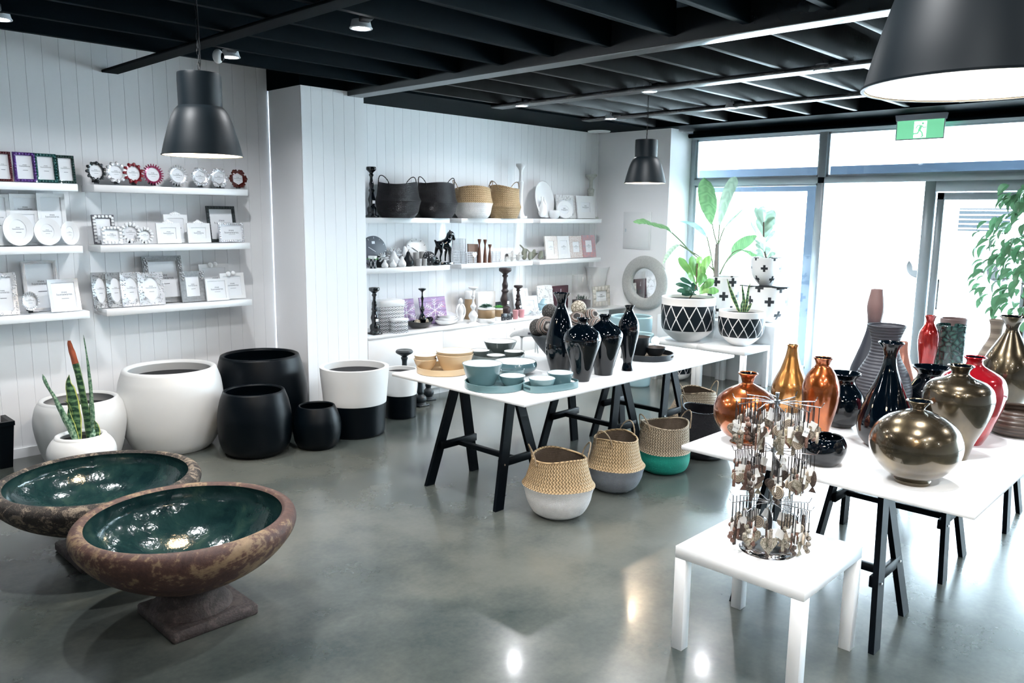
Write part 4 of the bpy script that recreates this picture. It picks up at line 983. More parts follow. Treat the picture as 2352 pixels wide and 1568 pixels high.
# coral, pears, apples ...
def coralball(label,cx,py,hw,Y,mat,n=44,base=None):
    p=aty(cx,py,Y); R_=hw*proj(p)[2]/F; m=MB(); r=random.Random(label)
    zs=base if base is not None else p.z-R_
    for i in range(n):
        th,ph=r.uniform(0,2*PI),math.acos(r.uniform(-.6,1)); d=Vector((math.sin(ph)*math.cos(th),math.sin(ph)*math.sin(th),math.cos(ph)))
        q=[d*0,d*R_*.5+Vector((r.uniform(-1,1),r.uniform(-1,1),r.uniform(-1,1)))*R_*.12,d*R_]
        m.tube(crom([tuple(v) for v in q],3),[R_*.10]*3+[R_*.08]*3+[R_*.05],5); m.sphere(tuple(d*R_),R_*.08,6,4)
    m.sphere((0,0,0),R_*.3,8,6); m.lathe([(R_*.45,-(p.z-zs)),(R_*.3,-(p.z-zs)+.008),(R_*.12,-(p.z-zs)*.6),(R_*.15,0)],12)
    return tag(m.build('coral_ornament',mat,None,p),label,'ornament')
coralball('black and white coral ball ornament beside the patterned pot',880,593,13,6.30,sm('white_coral',(.7,.72,.74),.7,var=.2),base=z)
lath('matt black round vase behind the coral ball','vase','vase',874,6.34,z,[(616,9),(608,14),(598,13),(591,6),(588,6)],matte_black)
coralball('airy white coral branch ornament behind the small pears',905,585,18,6.40,sm('white_coral_light',(.74,.77,.80),.8),60,base=z)
def pear(label,cx,by,top,hw,Y,mat,stem=True,group='pears on the lower shelf'):
    p=spot(cx,by,Y,z); H=aty(cx,top,Y).z-z; R_=hw*proj(p)[2]/F
    pr=[(R_*r,H*h_) for r,h_ in ((.55,0),(.9,.10),(1,.28),(.88,.45),(.55,.64),(.40,.78),(.30,.92),(.12,.99),(0,1))]
    t=thing('pear_ornament',label,'ornament',p,group=group); MB().lathe([(0,0)]+smooth_prof(pr,4),28,cap=False).build('body',mat,t)
    if stem: MB().tube([(0,0,H*.97),(.003,0,H*1.05),(.010,0,H*1.13)],.0028,6).build('stem',bark,t)
    return t
pear('tiny white pear ornament, frontmost left',884,612,596,8,6.235,white_cer,False); pear('tiny white pear ornament beside the first one',903,611,595,8,6.235,white_cer,False)
pear('medium white pear ornament left of the black pear',924,610,588,9,6.24,white_cer); pear('crackled white pear ornament at the back with a dark stem',904,606,576,16,6.33,chalk)
pear('tall white pear ornament in front of the clock',930,603,565,12,6.36,white_cer,False); pear('large black pear ornament',938,607,577,13,6.29,matte_black)
pear('small black apple-like ornament under the horse, with price label',1002,606,590,11,6.235,gloss_black)
conc=sm('ribbed_concrete',(.38,.38,.38),.8,var=.15,scale=60,bump=.4)
for px,ty,by,hw,Y,l in ((956,580,604,7,6.31,'ribbed grey concrete tumbler, back left of four'),(969,578,603,6,6.31,'ribbed grey concrete tumbler, back right of four'),(962,594,609,7,6.24,'ribbed grey concrete tumbler, front left of four'),(975,594,608,6,6.24,'ribbed grey concrete tumbler, front right of four')):
    lath(l,'tumbler','tumbler',px,Y,z,[(by,hw*.85),(by-2,hw*.9),(ty,hw)],conc,'concrete tumblers on the lower shelf')
M=Mat('black_white_lace'); e=M.voro(55,'DISTANCE_TO_EDGE'); M.set(color=M.mix(e.gt(.30),(.012,.015,.02),(.75,.77,.80)),rough=.4); lace=M.m
p=aty(985,593,6.27); r_=p.z-z; o=MB().sphere((0,0,0),r_,24,16).build('ornamental_ball',lace,None,p); tag(o,'black ball ornament with a white lace pattern left of the horse','ornament')
# horse statue
hp=spot(1021,600,6.28,z); HH=aty(1021,529,6.28).z-z
ht=thing('horse_statue','glossy black horse statue on a small base on the lower shelf','statue',hp,0); k=HH
hn=[(-.02,0,.60,.115),(-.17,0,.61,.125),(.12,0,.62,.12),(-.27,0,.62,.09),(.18,0,.73,.115),(.20,0,.84,.10),(.24,0,.925,.085),(.31,-.01,.89,.075),(.36,-.02,.78,.055),(.385,-.02,.70,.045),
    (.22,-.02,.985,.018),(.16,0,.93,.03),
    (.16,-.065,.47,.06),(.155,-.07,.30,.036),(.16,-.07,.17,.028),(.165,-.07,.09,.03),(.18,-.07,.075,.034),
    (.15,.065,.47,.06),(.11,.07,.30,.036),(.10,.07,.17,.028),(.10,.07,.09,.03),
    (-.22,-.07,.48,.07),(-.19,-.075,.36,.042),(-.24,-.075,.24,.030),(-.225,-.075,.09,.03),
    (-.24,.07,.48,.07),(-.28,.075,.36,.042),(-.33,.075,.24,.030),(-.31,.075,.09,.03),
    (-.35,0,.67,.035),(-.40,0,.73,.022)]
he=[(0,1),(0,2),(1,3),(2,4),(4,5),(5,6),(6,7),(7,8),(8,9),(6,10),(5,11),(2,12),(12,13),(13,14),(14,15),(15,16),(2,17),(17,18),(18,19),(19,20),(1,21),(21,22),(22,23),(23,24),(1,25),(25,26),(26,27),(27,28),(3,29),(29,30)]
blob('body',hn,he,gloss_black,ht,(0,0,0),(0,0,.05),2,k)
m=MB()
for i in range(8): u=i/7; m.sphere((.22*k-.12*k*u,0,(.98-.26*u)*k),(.028*k,.018*k,.035*k),8,6)
m.build('mane',gloss_black,ht,None,(0,0,.05))
MB().box(-.36*k,.30*k,-.13*k,.13*k,0,.075*k,bev=.003).build('base',gloss_black,ht,None,(0,0,.05)); label_on(ht,.12*k,-.20*k,.015*k)
# wire baskets
wire_w=sm('white_wire',(.62,.66,.70),.5)
def wirebox(label,x0,x1,yt,Y,D=.10,n=9):
    a,b_=aty(x0,yt+30,Y),aty(x1,yt+30,Y); H=aty(x0,yt,Y).z-z; W=b_.x-a.x; m=MB(); r=.0013
    for i in range(6):
        h_=H*i/5+r; m.tube([(0,0,h_),(W,0,h_),(W,D,h_),(0,D,h_)],r,4,True,smooth=False)
    for i in range(n+1):
        x=W*i/n; m.box(x-r,x+r,-r,r,0,H).box(x-r,x+r,D-r,D+r,0,H)
        if i<6: y=D*i/5; m.box(-r,r,y-r,y+r,0,H).box(W-r,W+r,y-r,y+r,0,H).box(0,W,y-r,y+r,0,2*r)
    return tag(m.build('wire_basket',wire_w,None,(a.x,Y,z)),label,'wire basket','white wire baskets on the lower shelf')
wirebox('tall white wire basket right of the horse',1042,1069,549,6.33,.09); wirebox('low white wire basket in front of the tall one',1040,1068,577,6.235,.07)
wb=wirebox('small wire basket with a white heart hung on it',1071,1096,580,6.225,.07)
hp_=[]; 
for i in range(40): t_=2*PI*i/40; hp_.append((.0021*16*math.sin(t_)**3,.0021*(13*math.cos(t_)-5*math.cos(2*t_)-2*math.cos(3*t_)-math.cos(4*t_))))
b=aty(1090,585,6.205); tag(MB().prism(hp_,-.004,.004).build('heart_ornament',white_cer,None,b),'white heart ornament hanging in front of the small wire basket','ornament')
wirebox('small white wire basket right of the wooden candle holders',1131,1149,578,6.26,.07,6)
wal=sm('brown_walnut',(.12,.05,.03),.45,var=.4,scale=20); a=aty(1076,563,6.31)
tag(MB().prism([(-.075,0),(.09,0),(.06,.20),(-.085,.205)],-.008,.008).build('wooden_board',sm('brown_timber_board',(.16,.09,.06),.6,var=.3,scale=14),None,(aty(1088,580,6.33).x,6.335,z)),'brown wooden board standing behind the heart and wooden candle holders','board')
for px,ty,Y,l in ((1101,549,6.30,'tall slim wooden candle holder, left of three'),(1114,550,6.27,'tall slim wooden candle holder, middle of three'),(1125,561,6.25,'shorter slim wooden candle holder, right of three')):
    p=spot(px,600,Y,z); H=aty(px,ty,Y).z-z; s=p.y*0+.021
    tag(MB().lathe([(0,0)]+smooth_prof([(s*r,H*h_) for r,h_ in ((1,0),(1,.1),(.9,.3),(.62,.55),(.38,.72),(.45,.8),(.85,.92),(.95,1))],4)+[(s*.5,H*.985),(0,H*.985)],20,cap=False).build('candle_holder',wal,None,p),l,'candle holder','wooden candle holders on the lower shelf')
bird=[(0,0,.30,.30),(.02,0,.52,.22),(.10,0,.74,.16),(.13,0,.86,.12),(.26,0,.84,.04),(-.30,0,.22,.12)]; be=[(0,1),(1,2),(2,3),(3,4),(0,5)]
for px,ty,Y,m_,l in ((1150,590,6.225,white_cer,'small white heart-shaped stone beside the wire basket'),(1163,588,6.225,stone_white,'smallest pale stone bird'),(1178,584,6.23,stone_white,'pale stone bird, right of the smallest'),(1193,576,6.24,stone_white,'tall pale stone bird leaning, left of the rabbits')):
    figure(l,px,ty,Y,z,m_,bird,be,name='bird_figurine',group='pale stone figurines')
sheep=[(0,0,.38,.24),(.3,0,.40,.26),(-.3,0,.40,.24),(.55,-.02,.62,.20),(.68,-.03,.58,.10),(.5,.0,.86,.07),(-.3,.10,.1,.09),(-.3,-.1,.1,.09),(.35,.1,.1,.09),(.35,-.1,.1,.09)]
figure('pale stone lamb figurine at the back, behind the small birds',1168,571,6.34,z,stone_white,sheep,[(0,1),(0,2),(1,3),(3,4),(3,5),(2,6),(2,7),(1,8),(1,9)],name='lamb_figurine')
crab=[(0,0,.22,.20),(.0,0,.42,.16),(.06,-.02,.62,.10),(.16,-.03,.66,.10),(.28,-.04,.60,.05),(-.04,.03,.78,.05),(-.22,.04,.92,.05),(-.34,.04,.98,.03),(.10,-.12,.10,.07),(-.12,-.1,.10,.07),(.12,.1,.10,.07)]
ce=[(0,1),(1,2),(2,3),(3,4),(2,5),(5,6),(6,7),(0,8),(0,9),(0,10)]
figure('green-grey stone rabbit with long ears swept back, wearing a white scarf',1203,561,6.29,z,stone_green,crab,ce,name='rabbit_figurine')
figure('green-grey stone rabbit leaning forward, right of the taller rabbit',1216,571,6.24,z,stone_green,crab,ce,name='rabbit_figurine')
figure('dark green stone bird figurine behind the leaning rabbit',1225,570,6.35,z,stone_green,bird,be,name='bird_figurine')
ape=[(0,0,.25,.24),(.05,0,.45,.20),(.16,-.02,.66,.15),(.22,-.04,.86,.16),(.26,-.14,.12,.07),(.30,-.10,.35,.07),(-.20,-.04,.14,.12),(.02,-.15,.12,.08)]
figure('dark green-grey stone seated animal at the start of the last shelf',1240,572,6.27,z,stone_green,ape,[(0,1),(1,2),(2,3),(2,5),(5,4),(0,6),(0,7)],name='seated_animal_figurine')
def patt(name,c1,c2,sc):
    M=Mat(name); v=M.noise(sc,3,dist=2.5); M.set(color=M.ramp(v,[(.42,c1),(.5,c2),(.58,c1)]),rough=.6); return M.m
gf='frames at the end of the lower shelf'
picture('pale blush frame with a rectangular opening, first of four',1252,1282,543,6.28,z,'plain',patt('blush_white',(.76,.72,.70),(.70,.64,.60),14),gf,.14,.26,rz=.06)
picture('white frame with a round opening, second of four',1281,1312,543,6.28,z,'plain',white_fr,gf,.14,.22,rz=.06)
picture('frame with a grey and orange scroll print, third of four',1308,1341,543,6.29,z,'plain',patt('scroll_pattern',(.74,.74,.74),(.42,.25,.20),60),gf,.14,.26,rz=.06)
picture('frame with coral and blue print, last of four',1338,1369,541,6.29,z,'plain',patt('coral_blue_pattern',(.65,.32,.30),(.25,.35,.45),30),gf,.14,.24,rz=.06)
# ---- counter top ----
z=ZC
turned('thick black turned candle holder on the counter next to the pier',860,660,6.10,z,gloss_black,12,style=0,tagged=True)
M=Mat('black_white_basketweave_print'); x,y,zz=M.coord(); u=(x+y)*27; v=zz*27; a=u+v; b_=u-v
par=(a.floor()+b_.floor()).mod(2); st=par*((b_*2).fract().gt(.5))+(par*-1+1)*((a*2).fract().gt(.45)); n=M.noise(5); M.set(color=M.mix(st,(.03,.035,.04),(.72,.75,.78)),rough=n*.1+.5); wprint=M.m
def boxthing(label,x0,x1,yt,Y,D,mat,name='gift_box',cat='box',lid=None,group=None,rz=0,zs=None):
    zs=z if zs is None else zs
    a,b_=aty(x0,yt+30,Y),aty(x1,yt+30,Y); H=aty((x0+x1)/2,yt,Y).z-zs; W=b_.x-a.x; t=thing(name,label,cat,((a.x+b_.x)/2,Y,zs),rz,group=group); hl=H*.2 if lid else 0
    MB().box(-W/2,W/2,0,D,0,H-hl,bev=.002).build('body',mat,t)
    if lid: MB().box(-W/2-.004,W/2+.004,-.004,D+.004,H-hl+.0004,H,bev=.002).build('lid',lid,t)
    return t
boxthing('large black and white basketweave-print box with a white lid',876,926,690,6.10,.18,wprint,lid=white_fr,group='basketweave-print boxes',rz=-.15)
boxthing('small black and white basketweave-print box with a white lid, in front',908,936,732,5.99,.09,wprint,lid=white_fr,group='basketweave-print boxes',rz=-.15)
M=Mat('purple_plank_print'); n=M.noise(12,4,stretch=(1,1,6)); x,y,zz=M.coord(); ln=((zz*22).fract()).lt(.08); M.set(color=M.mix(ln,M.ramp(n,[(.3,(.22,.10,.24)),(.5,(.36,.28,.50)),(.7,(.50,.22,.34))]),(.12,.08,.16)),rough=.6); plank=M.m
def snow(label,x0,x1,yt,Y):
    a,b_=aty(x0,yt+30,Y),aty(x1,yt+30,Y); H=aty((x0+x1)/2,yt,Y).z-z; W=b_.x-a.x
    t=thing('canvas_print',label,'canvas print',((a.x+b_.x)/2,Y,z+.003),rot=(-.22,0,-.12),group='purple snowflake canvases'); MB().box(-W/2,W/2,0,.02,0,H).build('canvas',plank,t)
    m=MB()
    for i in range(6):
        Mx=Matrix.Translation((W*.05,0,H*.5))@Matrix.Rotation(i*PI/3,4,'Y'); L=H*.42; m.box(-.003,.003,-.002,-.0004,0,L,M=Mx)
        for q in (.45,.65,.85):
            for s in (-1,1): m.box(-.0025,.0025,-.002,-.0004,0,L*.28,M=Mx@Matrix.Translation((0,0,L*q))@Matrix.Rotation(s*.9,4,'Y'))
    m.build('snowflake_print',paper,t)
snow('purple plank canvas with white snowflake, partly behind the patterned boxes',915,955,687,6.30); snow('purple plank canvas with white snowflake, right of the black candle holder',973,1026,682,6.28)
turned('slim black turned candle holder between the two snowflake canvases',970,662,6.16,z,gloss_black,9,style=1,sq=False)
def boat(label,c,L,W,H,mat,rz,name='boat_dish'):
    N=48; m=MB(); rows=[]; 
    def ring(k,zf,off): return [((L/2*k-off)*math.copysign(abs(math.cos(2*PI*i/N))**1.0,math.cos(2*PI*i/N)),(W/2*k-off)*math.sin(2*PI*i/N)*(1-.35*abs(math.cos(2*PI*i/N))**3),zf*H*(1+.45*abs(math.cos(2*PI*i/N))**3)) for i in range(N)]
    R1=[ring(k,f,0) for k,f in ((.30,0),(.6,.08),(.82,.38),(.95,.75),(1,1))]; R2=[ring(k,f,.004) for k,f in ((1,1.0),(.95,.79),(.82,.43),(.6,.14),(.30,.06))]
    V=[p for r in R1+R2 for p in r]; Fs=[(i*N+k,i*N+(k+1)%N,(i+1)*N+(k+1)%N,(i+1)*N+k) for i in range(9) for k in range(N)]; Fs.append(tuple(range(N))[::-1]); Fs.append(tuple(9*N+k for k in range(N)))
    m.add(V,Fs,None,True); return tag(m.build(name,mat,None,c,(0,0,rz)),label,'dish')
p=atz(975,755,z); boat('black boat-shaped dish holding two balls',(p.x+.02,p.y+.10,z),.40,.22,.062,gloss_black,.25)
for px,py,l in ((958,738,'pale patterned ball, left of two in the black dish'),(978,738,'pale patterned ball, right of two in the black dish')):
    q=aty(px,py,p.y+.10); tag(MB().sphere((0,0,0),.032,18,12).build('decorative_ball',bm3,None,(q.x,q.y,z+.055)),l,'ball','balls in the black dish')
for i,(px,py,L) in enumerate(((1042,744,.44),(1038,738,.40),(1034,732,.38))):
    q=atz(1042,746,z); boat('white leaf-shaped dish, %s of the stack of three'%('bottom','middle','top')[i],(q.x,q.y+.10,z+.024*i+.0005),L,.20,.045,white_cer,.35+.25*i)
# white bust-like ring sculpture
q=spot(1058,722,6.30,z); H=aty(1058,658,6.30).z-z; t=thing('ring_sculpture','white abstract sculpture of a figure inside a ring','sculpture',q)
MB().tube([(.062*math.cos(2*PI*i/40),0,.095+.082*math.sin(2*PI*i/40)) for i in range(40)],.011,10,True).build('ring',white_cer,t); MB().lathe([(0,0)]+smooth_prof([(.03,0),(.026,.05),(.033,.11),(.020,.155),(.012,.17),(.02,.19),(.022,.215),(.01,.24),(0,.243)],4),24,cap=False).build('figure',white_cer,t)
turned('slim white turned candle holder in front of the brown canisters',1087,659,6.04,z,white_cer,11,style=1,sq=False)
tan=sm('tan_timber_glaze',(.30,.20,.11),.5,var=.25,scale=12)
def banded(label,px,ty,by,hw,Y,name,cat,bands,group=None):
    p=spot(px,by,Y,z); H=aty(px,ty,Y).z-z; R_=hw*proj(p)[2]/F; t=thing(name,label,cat,p,group=group); z0=0
    for nm,f,m_ in bands: MB().lathe([(0,z0*H),(R_*.96,z0*H+.0003),(R_,z0*H+.004),(R_,f*H-.003),(R_*.97,f*H),(0,f*H)],32,cap=False).build(nm,m_,t); z0=f
    return t,H,R_
banded('tall tan canister with a white lid behind the white candle holder',1079,668,718,12,6.33,'canister','canister',[('body',.72,tan),('lid',1,white_cer)])
boxthing('white rustic timber box behind the succulents',1098,1138,670,6.25,.10,sm('whitewashed_timber',(.70,.71,.72),.7,var=.08,scale=14),name='timber_box')
t,H,R_=banded('tan and white ceramic pot with a blue-green succulent',1117,707,741,20,6.02,'plant_pot','plant pot',[('base',.32,white_cer),('body',.9,tan),('rim',1,white_cer)]); rosette(t,(0,0,H+.004),20,.085,.045,LM_succ,rnd); rosette(t,(-.03,.0,H+.002),10,.06,.035,LM_succ,rnd)
t,H,R_=banded('smaller tan and white pot with a green succulent',1145,708,738,10,6.05,'plant_pot','plant pot',[('base',.32,white_cer),('body',.9,tan),('rim',1,white_cer)]); rosette(t,(0,0,H+.004),14,.07,.03,LM_green,rnd)
brw=sm('dark_brown_carved_wood',(.022,.012,.014),.35,var=.4,scale=40,bump=.5)
turned('tallest dark brown carved candle holder on the counter',1160,615,6.18,z,brw,14,style=0,tagged=True)
turned('shorter dark brown turned candle holder, right of the tallest',1190,655,6.20,z,brw,10,style=0,tagged=True)
tag(MB().box(-.06,.06,0,.01,0,.16).build('slate_board',matte_black,None,(aty(1146,700,6.30).x,6.30,z),(-.15,0,0)),'small black board leaning behind the tallest brown candle holder','board')
for px,l in ((1159,'left'),(1170,'right')): boxthing('small black and white patterned cube candle, %s of two'%l,px-6,px+6,720,5.99,.035,lace,name='cube_candle',cat='candle',group='patterned cube candles')
for px,ty,by,Y,l in ((1184,712,733,5.99,'pink tumbler candle, front left of two'),(1198,711,730,6.05,'pink tumbler candle, right, with price label')):
    lath(l,'candle','tumbler_candle',px,Y,z,[(by,5.5),(by-2,6),(ty,7)],sm('pink_glass',(.55,.27,.30),.3),'pink candles',depth=.01)
picture('white frame at the back between the brown candle holder and the vases',1181,1215,664,6.36,z,'plain',white_fr,'frames on the counter',.16,.14)
picture('blue-white frame leaning in front, left of the white coral',1201,1235,681,6.14,z,'plain',sm('pale_blue_paint',(.62,.70,.74),.5),'frames on the counter',.24,.24,rz=-.12)
coralball('white branching coral ornament on the counter edge',1231,722,16,6.06,sm('white_coral_light',(.74,.77,.80),.8),30,base=z)
picture('white lace frame with an oval opening on the counter',1236,1271,656,6.32,z,'oval',white_fr,'frames on the counter',.14)
figure('pale blue glazed bird figurine in front of the oval lace frame',1245,682,6.14,z,sm('pale_blue_glaze',(.30,.47,.55),.2,coat=.4),bird,be,name='bird_figurine')
db_=boxthing('dark plum box with a small white arrow print behind the tallest black vase',1270,1305,656,6.33,.03,sm('dark_plum_card',(.05,.012,.022),.5),name='gift_box'); W=.1
m=MB(); m.prism([(-.003,.0),(.003,.0),(.003,.05),(-.003,.05)],-.002,-.0005,M=Matrix.Translation((0,0,.19))).prism([(0,-.012),(.011,.006),(-.011,.006)],-.0018,-.0004,M=Matrix.Translation((0,0,.19))); m.build('arrow_print',paper,db_)
# glass cylinder with small plants
p=spot(1334,745,6.22,z); H=aty(1334,632,6.22).z-z; R_=23*proj(p)[2]/F
t=thing('glass_cylinder','tall clear glass cylinder vase with spiky little plants inside','glass vase',p)
MB().lathe([(0,0),(R_-.004,0),(R_,.004),(R_,H-.003),(R_-.003,H),(R_-.006,H-.003),(R_-.006,.012),(0,.012)],64,cap=False).build('glass_wall',vessel_glass,t)
MB().lathe([(0,.013),(R_-.010,.013),(R_-.010,H*.24),(0,H*.26)],32,cap=False).build('planting_soil',sm('brown_potting_mix',(.06,.04,.045),.9,var=.4,scale=60),t)
sp=leafmat('dark_spiky_leaf',(.03,.06,.06),(.07,.13,.10))
for i in range(46):
    a=rnd.uniform(0,6.28); r=rnd.uniform(0,R_-.03); simple_leaf(rnd.uniform(.04,.08),.010,.2,.2,4,1).build('leaf',sp,t,(r*math.cos(a),r*math.sin(a),H*.25),(0,-rnd.uniform(.7,1.4),rnd.uniform(0,6.28)))
lath('white trumpet-mouthed urn in the far corner of the counter','urn','urn',1368,6.37,z,[(722,16),(705,20),(690,17),(672,14),(655,19),(640,22),(625,24),(612,29)],white_cer,depth=.05)
picture('pale stone-mosaic frame in the corner, behind the square glass vase',1361,1400,657,6.13,z,'tile',sm('pale_mortar',(.50,.48,.44),.7),'frames on the counter',.08,.26,mat2=sm('pale_mosaic',(.62,.59,.54),.7,var=.15))
p=spot(1377,735,6.08,z); H=aty(1377,684,6.08).z-z; s=.075
m=MB(); m.box(-s,s,-s,s,0,.008).box(-s,s,-s,-s+.006,0.008,H).box(-s,s,s-.006,s,.008,H).box(-s,-s+.006,-s+.006,s-.006,.008,H).box(s-.006,s,-s+.006,s-.006,.008,H)
tag(m.build('glass_vase',vessel_glass,None,p,(0,0,.1)),'square clear glass vase on the counter in front of the mosaic frame','glass vase')
# candle holders on the floor at the end of the planters
def floor_holder(label,px,by,H,R_,style=0,g='black candle holders on the floor'):
    p=atz(px,by,0); form=[(1,0),(1,.06),(.8,.09),(1.05,.16),(.95,.24),(.5,.30),(.62,.36),(.5,.48),(.42,.6),(.55,.64),(.4,.68),(.36,.8),(.5,.86),(.4,.89),(1.1,.94),(1.25,.97),(1.1,1)]
    m=MB().box(-R_*1.1,R_*1.1,-R_*1.1,R_*1.1,0,H*.05,bev=.004); m.lathe([(0,0)]+smooth_prof([(R_*r,H*h_) for r,h_ in form],4)+[(0,H*.985)],28,cap=False)
    return tag(m.build('candle_holder',sm('black_carved_wood',(.006,.012,.017),.3,var=.4,scale=40,bump=.5),None,p),label,'candle holder',g)
p=atz(930,934,0); hh_=zaty(p.x,p.y,803); floor_holder('tallest black candle holder, its cup showing above the two-tone planters',930,934,hh_,.065)
floor_holder('black carved candle holder on the floor, front one beside the two-tone planter',966,931,.36,.055); floor_holder('black carved candle holder on the floor, rear one under the table corner',984,918,.40,.05)
# ---------------- far wall ----------------
p=atx(1482,650,XC); t=thing('round_mirror','round mirror in a broad textured white frame on the far wall','mirror',(XC-.002,p.y,p.z)); Ro,Ri=.335,.185
MX=Matrix.Rotation(-PI/2,4,'Y'); n_=48
MB().lathe(smooth_prof([(Ro,0),(Ro,.02),(Ro-.03,.045),(Ro-.08,.055),(Ri+.02,.05),(Ri,.03),(Ri,.004)],4),64,M=MX,cap=False).build('frame',sm('rough_pebbled_plaster',(.52,.53,.52),.85,var=.25,scale=70,bump=1),t)
MB().lathe([(0,.012),(Ri+.01,.012)],64,M=MX,cap=False).build('mirror_glass',mirror_m,t)
a=atx(1437,490,XC); b_=atx(1491,569,XC); t=thing('electrical_panel','white electrical cabinet door set in the far wall','electrical panel',(XC,(a.y+b_.y)/2,(a.z+b_.z)/2)); w2,h2=abs(a.y-b_.y)/2,(a.z-b_.z)/2
MB().box(-.012,-.0005,-w2-.02,w2+.02,-h2-.02,h2+.02,bev=.002).build('casing',white_lam,t); MB().box(-.02,-.0125,-w2,w2,-h2,h2,bev=.002).build('door',white_lam,t); MB().box(-.024,-.0205,w2-.03,w2-.015,-.02,.02).build('latch',alu,t)
# ---------------- patterned pots by the window ----------------
def ppot(label,cx,ry,by,prof,zt,kind,N,rowh=.14,soil_f=.03,psize=.07):
    b=axis(cx,ry,by,zt); p=smooth_prof(outline(b,prof,zt),5); H=p[-1][1]; Rm=max(q[0] for q in p)
    m=diamond_pot('diamond_pattern_%d'%int(cx),Rm,H*.28,H*.84,N) if kind=='d' else plus_pot('plus_pattern_%d'%int(cx),H*.04,rowh,N,psize,Rm)
    t=thing('plant_pot',label,'plant pot',(b.x,b.y,zt),group='patterned white pots by the window' )
    shell(MB(),p,.014,.2,72).build('body',m,t)
    MB().lathe([(0,0),(p[-1][0]-.014,0)],40,cap=False).build('potting_soil',soil,t,(0,0,H-soil_f)); return t,b,H
D1,bD1,HD1=ppot('larger white pot with black diamond lattice, holding a fiddle-leaf plant',1582,682,782,[(782,24),(777,33),(768,45),(756,56),(740,60),(715,61),(695,60.5),(682,61)],.45,'d',13)
D2,bD2,HD2=ppot('smaller white pot with black diamond lattice, holding a small snake plant',1704.5,714,792,[(792,17),(787,26),(778,37),(766,47),(750,51.5),(730,52),(714,52)],.45,'d',13)
ppot('white pot with black diamond lattice on the floor, seen under the bowl table',1552,808,871,[(871,15),(867,24),(862,32),(850,36),(830,37),(806,37)],0,'d',13)
PB,bPB,HPB=ppot('large white pot with dark plus signs holding the banana plant',1664,636,728,[(728,22),(722,32),(700,36),(660,37),(636,37)],.64,'p',6,.16,psize=.10)
PL,bPL,HPL=ppot('wide white pot with dark plus signs and a dark board laid on top',1766,658,738,[(738,20),(730,33),(715,43),(690,47),(658,47)],.64,'p',6,.15,psize=.10)
bz=.64+HPL+.004
tag(MB().box(-.20,.20,-.26,.26,0,.012,bev=.002).build('slate_board',matte_black,None,(bPL.x,bPL.y,bz),(0,0,.15)),'dark flat board lying across the wide plus-sign pot','board')
b=Vector((bPL.x-.02,bPL.y+.03,bz+.0125)); old=axis; axis=lambda *a:b
PU,bPU,HPU=ppot('smaller white pot with dark plus signs standing on the dark board',1759,592,650,[(650,14),(644,24),(630,32),(612,35),(592,35)],bz+.0125,'p',5,.12,psize=.075); axis=old
# ---------------- plants ----------------
def at(px,py,ref,dd=0):      # point on the sight line at the depth of a known plant axis, plus an offset away from the camera
    d=proj(ref)[2]+dd; p=ray(px,py)*d; p.z+=EYE; return p
def ribbon(name,pts,mat,parent,fold=.25,flat=1,nrm=None,m_=3,n=6,thick=0,edge=None):
    """leaf blade along 3-D points (x,y,z,width); folded along the midrib, curved cross-section"""
    P=crom(pts,n); base=parent.matrix_world.translation if parent else Vector(); vs=[];k=2*m_+1
    base=Vector(parent.location) if parent else Vector()
    pr=None
    for i,p in enumerate(P):
        a=Vector(P[max(i-1,0)][:3]); b=Vector(P[min(i+1,len(P)-1)][:3]); t=(b-a).normalized(); v=nrm if nrm is not None else -fw
        s=t.cross(v); s=s.normalized() if s.length>1e-4 else rt; nn=s.cross(t).normalized()
        for j in range(-m_,m_+1): 
            u=j/m_; q=Vector(p[:3])+s*(u*p[3]*.5)-nn*(abs(u)*fold*p[3]*.5)+nn*(.04*p[3]*math.sin(i*1.3+u*2)); vs.append(tuple(q-base))
    L=[0]
    for i in range(1,len(P)): L.append(L[-1]+(Vector(P[i][:3])-Vector(P[i-1][:3])).length)
    fs=[];uv=[]
    for i in range(len(P)-1):
        for j in range(k-1): fs.append((i*k+j,i*k+j+1,(i+1)*k+j+1,(i+1)*k+j)); uv.append([((j/(k-1)),L[i]),((j+1)/(k-1),L[i]),((j+1)/(k-1),L[i+1]),(j/(k-1),L[i+1])])
    return MB().add(vs,fs,uv,True).build(name,mat,parent)
def snakemat(name,tip=False):
    M=Mat(name); u,v,_=M.coord('UV'); n=M.noise(30,3,stretch=(1,1,3)); x,y,z=M.coord()
    band=(z*160+n*9).sin()*.5+.5; edge=(u-.5).abs().gt(.40)
    col=M.mix(edge,M.ramp(band*.6+n*.4,[(.25,(.012,.045,.025)),(.5,(.035,.10,.045)),(.8,(.12,.22,.10))]),(.45,.48,.12) if not tip else (.18,.28,.12))
    if tip: col=M.mix(v.gt(.505),col,(.38,.10,.05))
    M.set(color=col,rough=.35); return M.m
snk,snk_red=snakemat('banded_snake_leaf'),snakemat('banded_snake_leaf_red_tip',True)
M=Mat('pale_snake_leaf'); n=M.noise(60,3); M.set(color=M.ramp(n,[(.35,(.02,.07,.04)),(.5,(.12,.24,.15)),(.7,(.36,.46,.33))]),rough=.4); snk_pale=M.m
ref=Vector((b5.x,b5.y,.3)); sp_=thing('snake_plant','variegated snake plant with tall blades, one with a reddish tip, in the small white planter','plant',(b5.x,b5.y,p5[-1][1]-.03))
d5=proj(ref)[2]
def blades(parent,ref,L):
    for mat,pts,dd in L:
        P=[(*at(x,y,ref,dd*(1-i*.2)),w*proj(ref)[2]/F) for i,(x,y,w) in enumerate(pts)]; ribbon('leaf',P,mat,parent,.35,n=5)
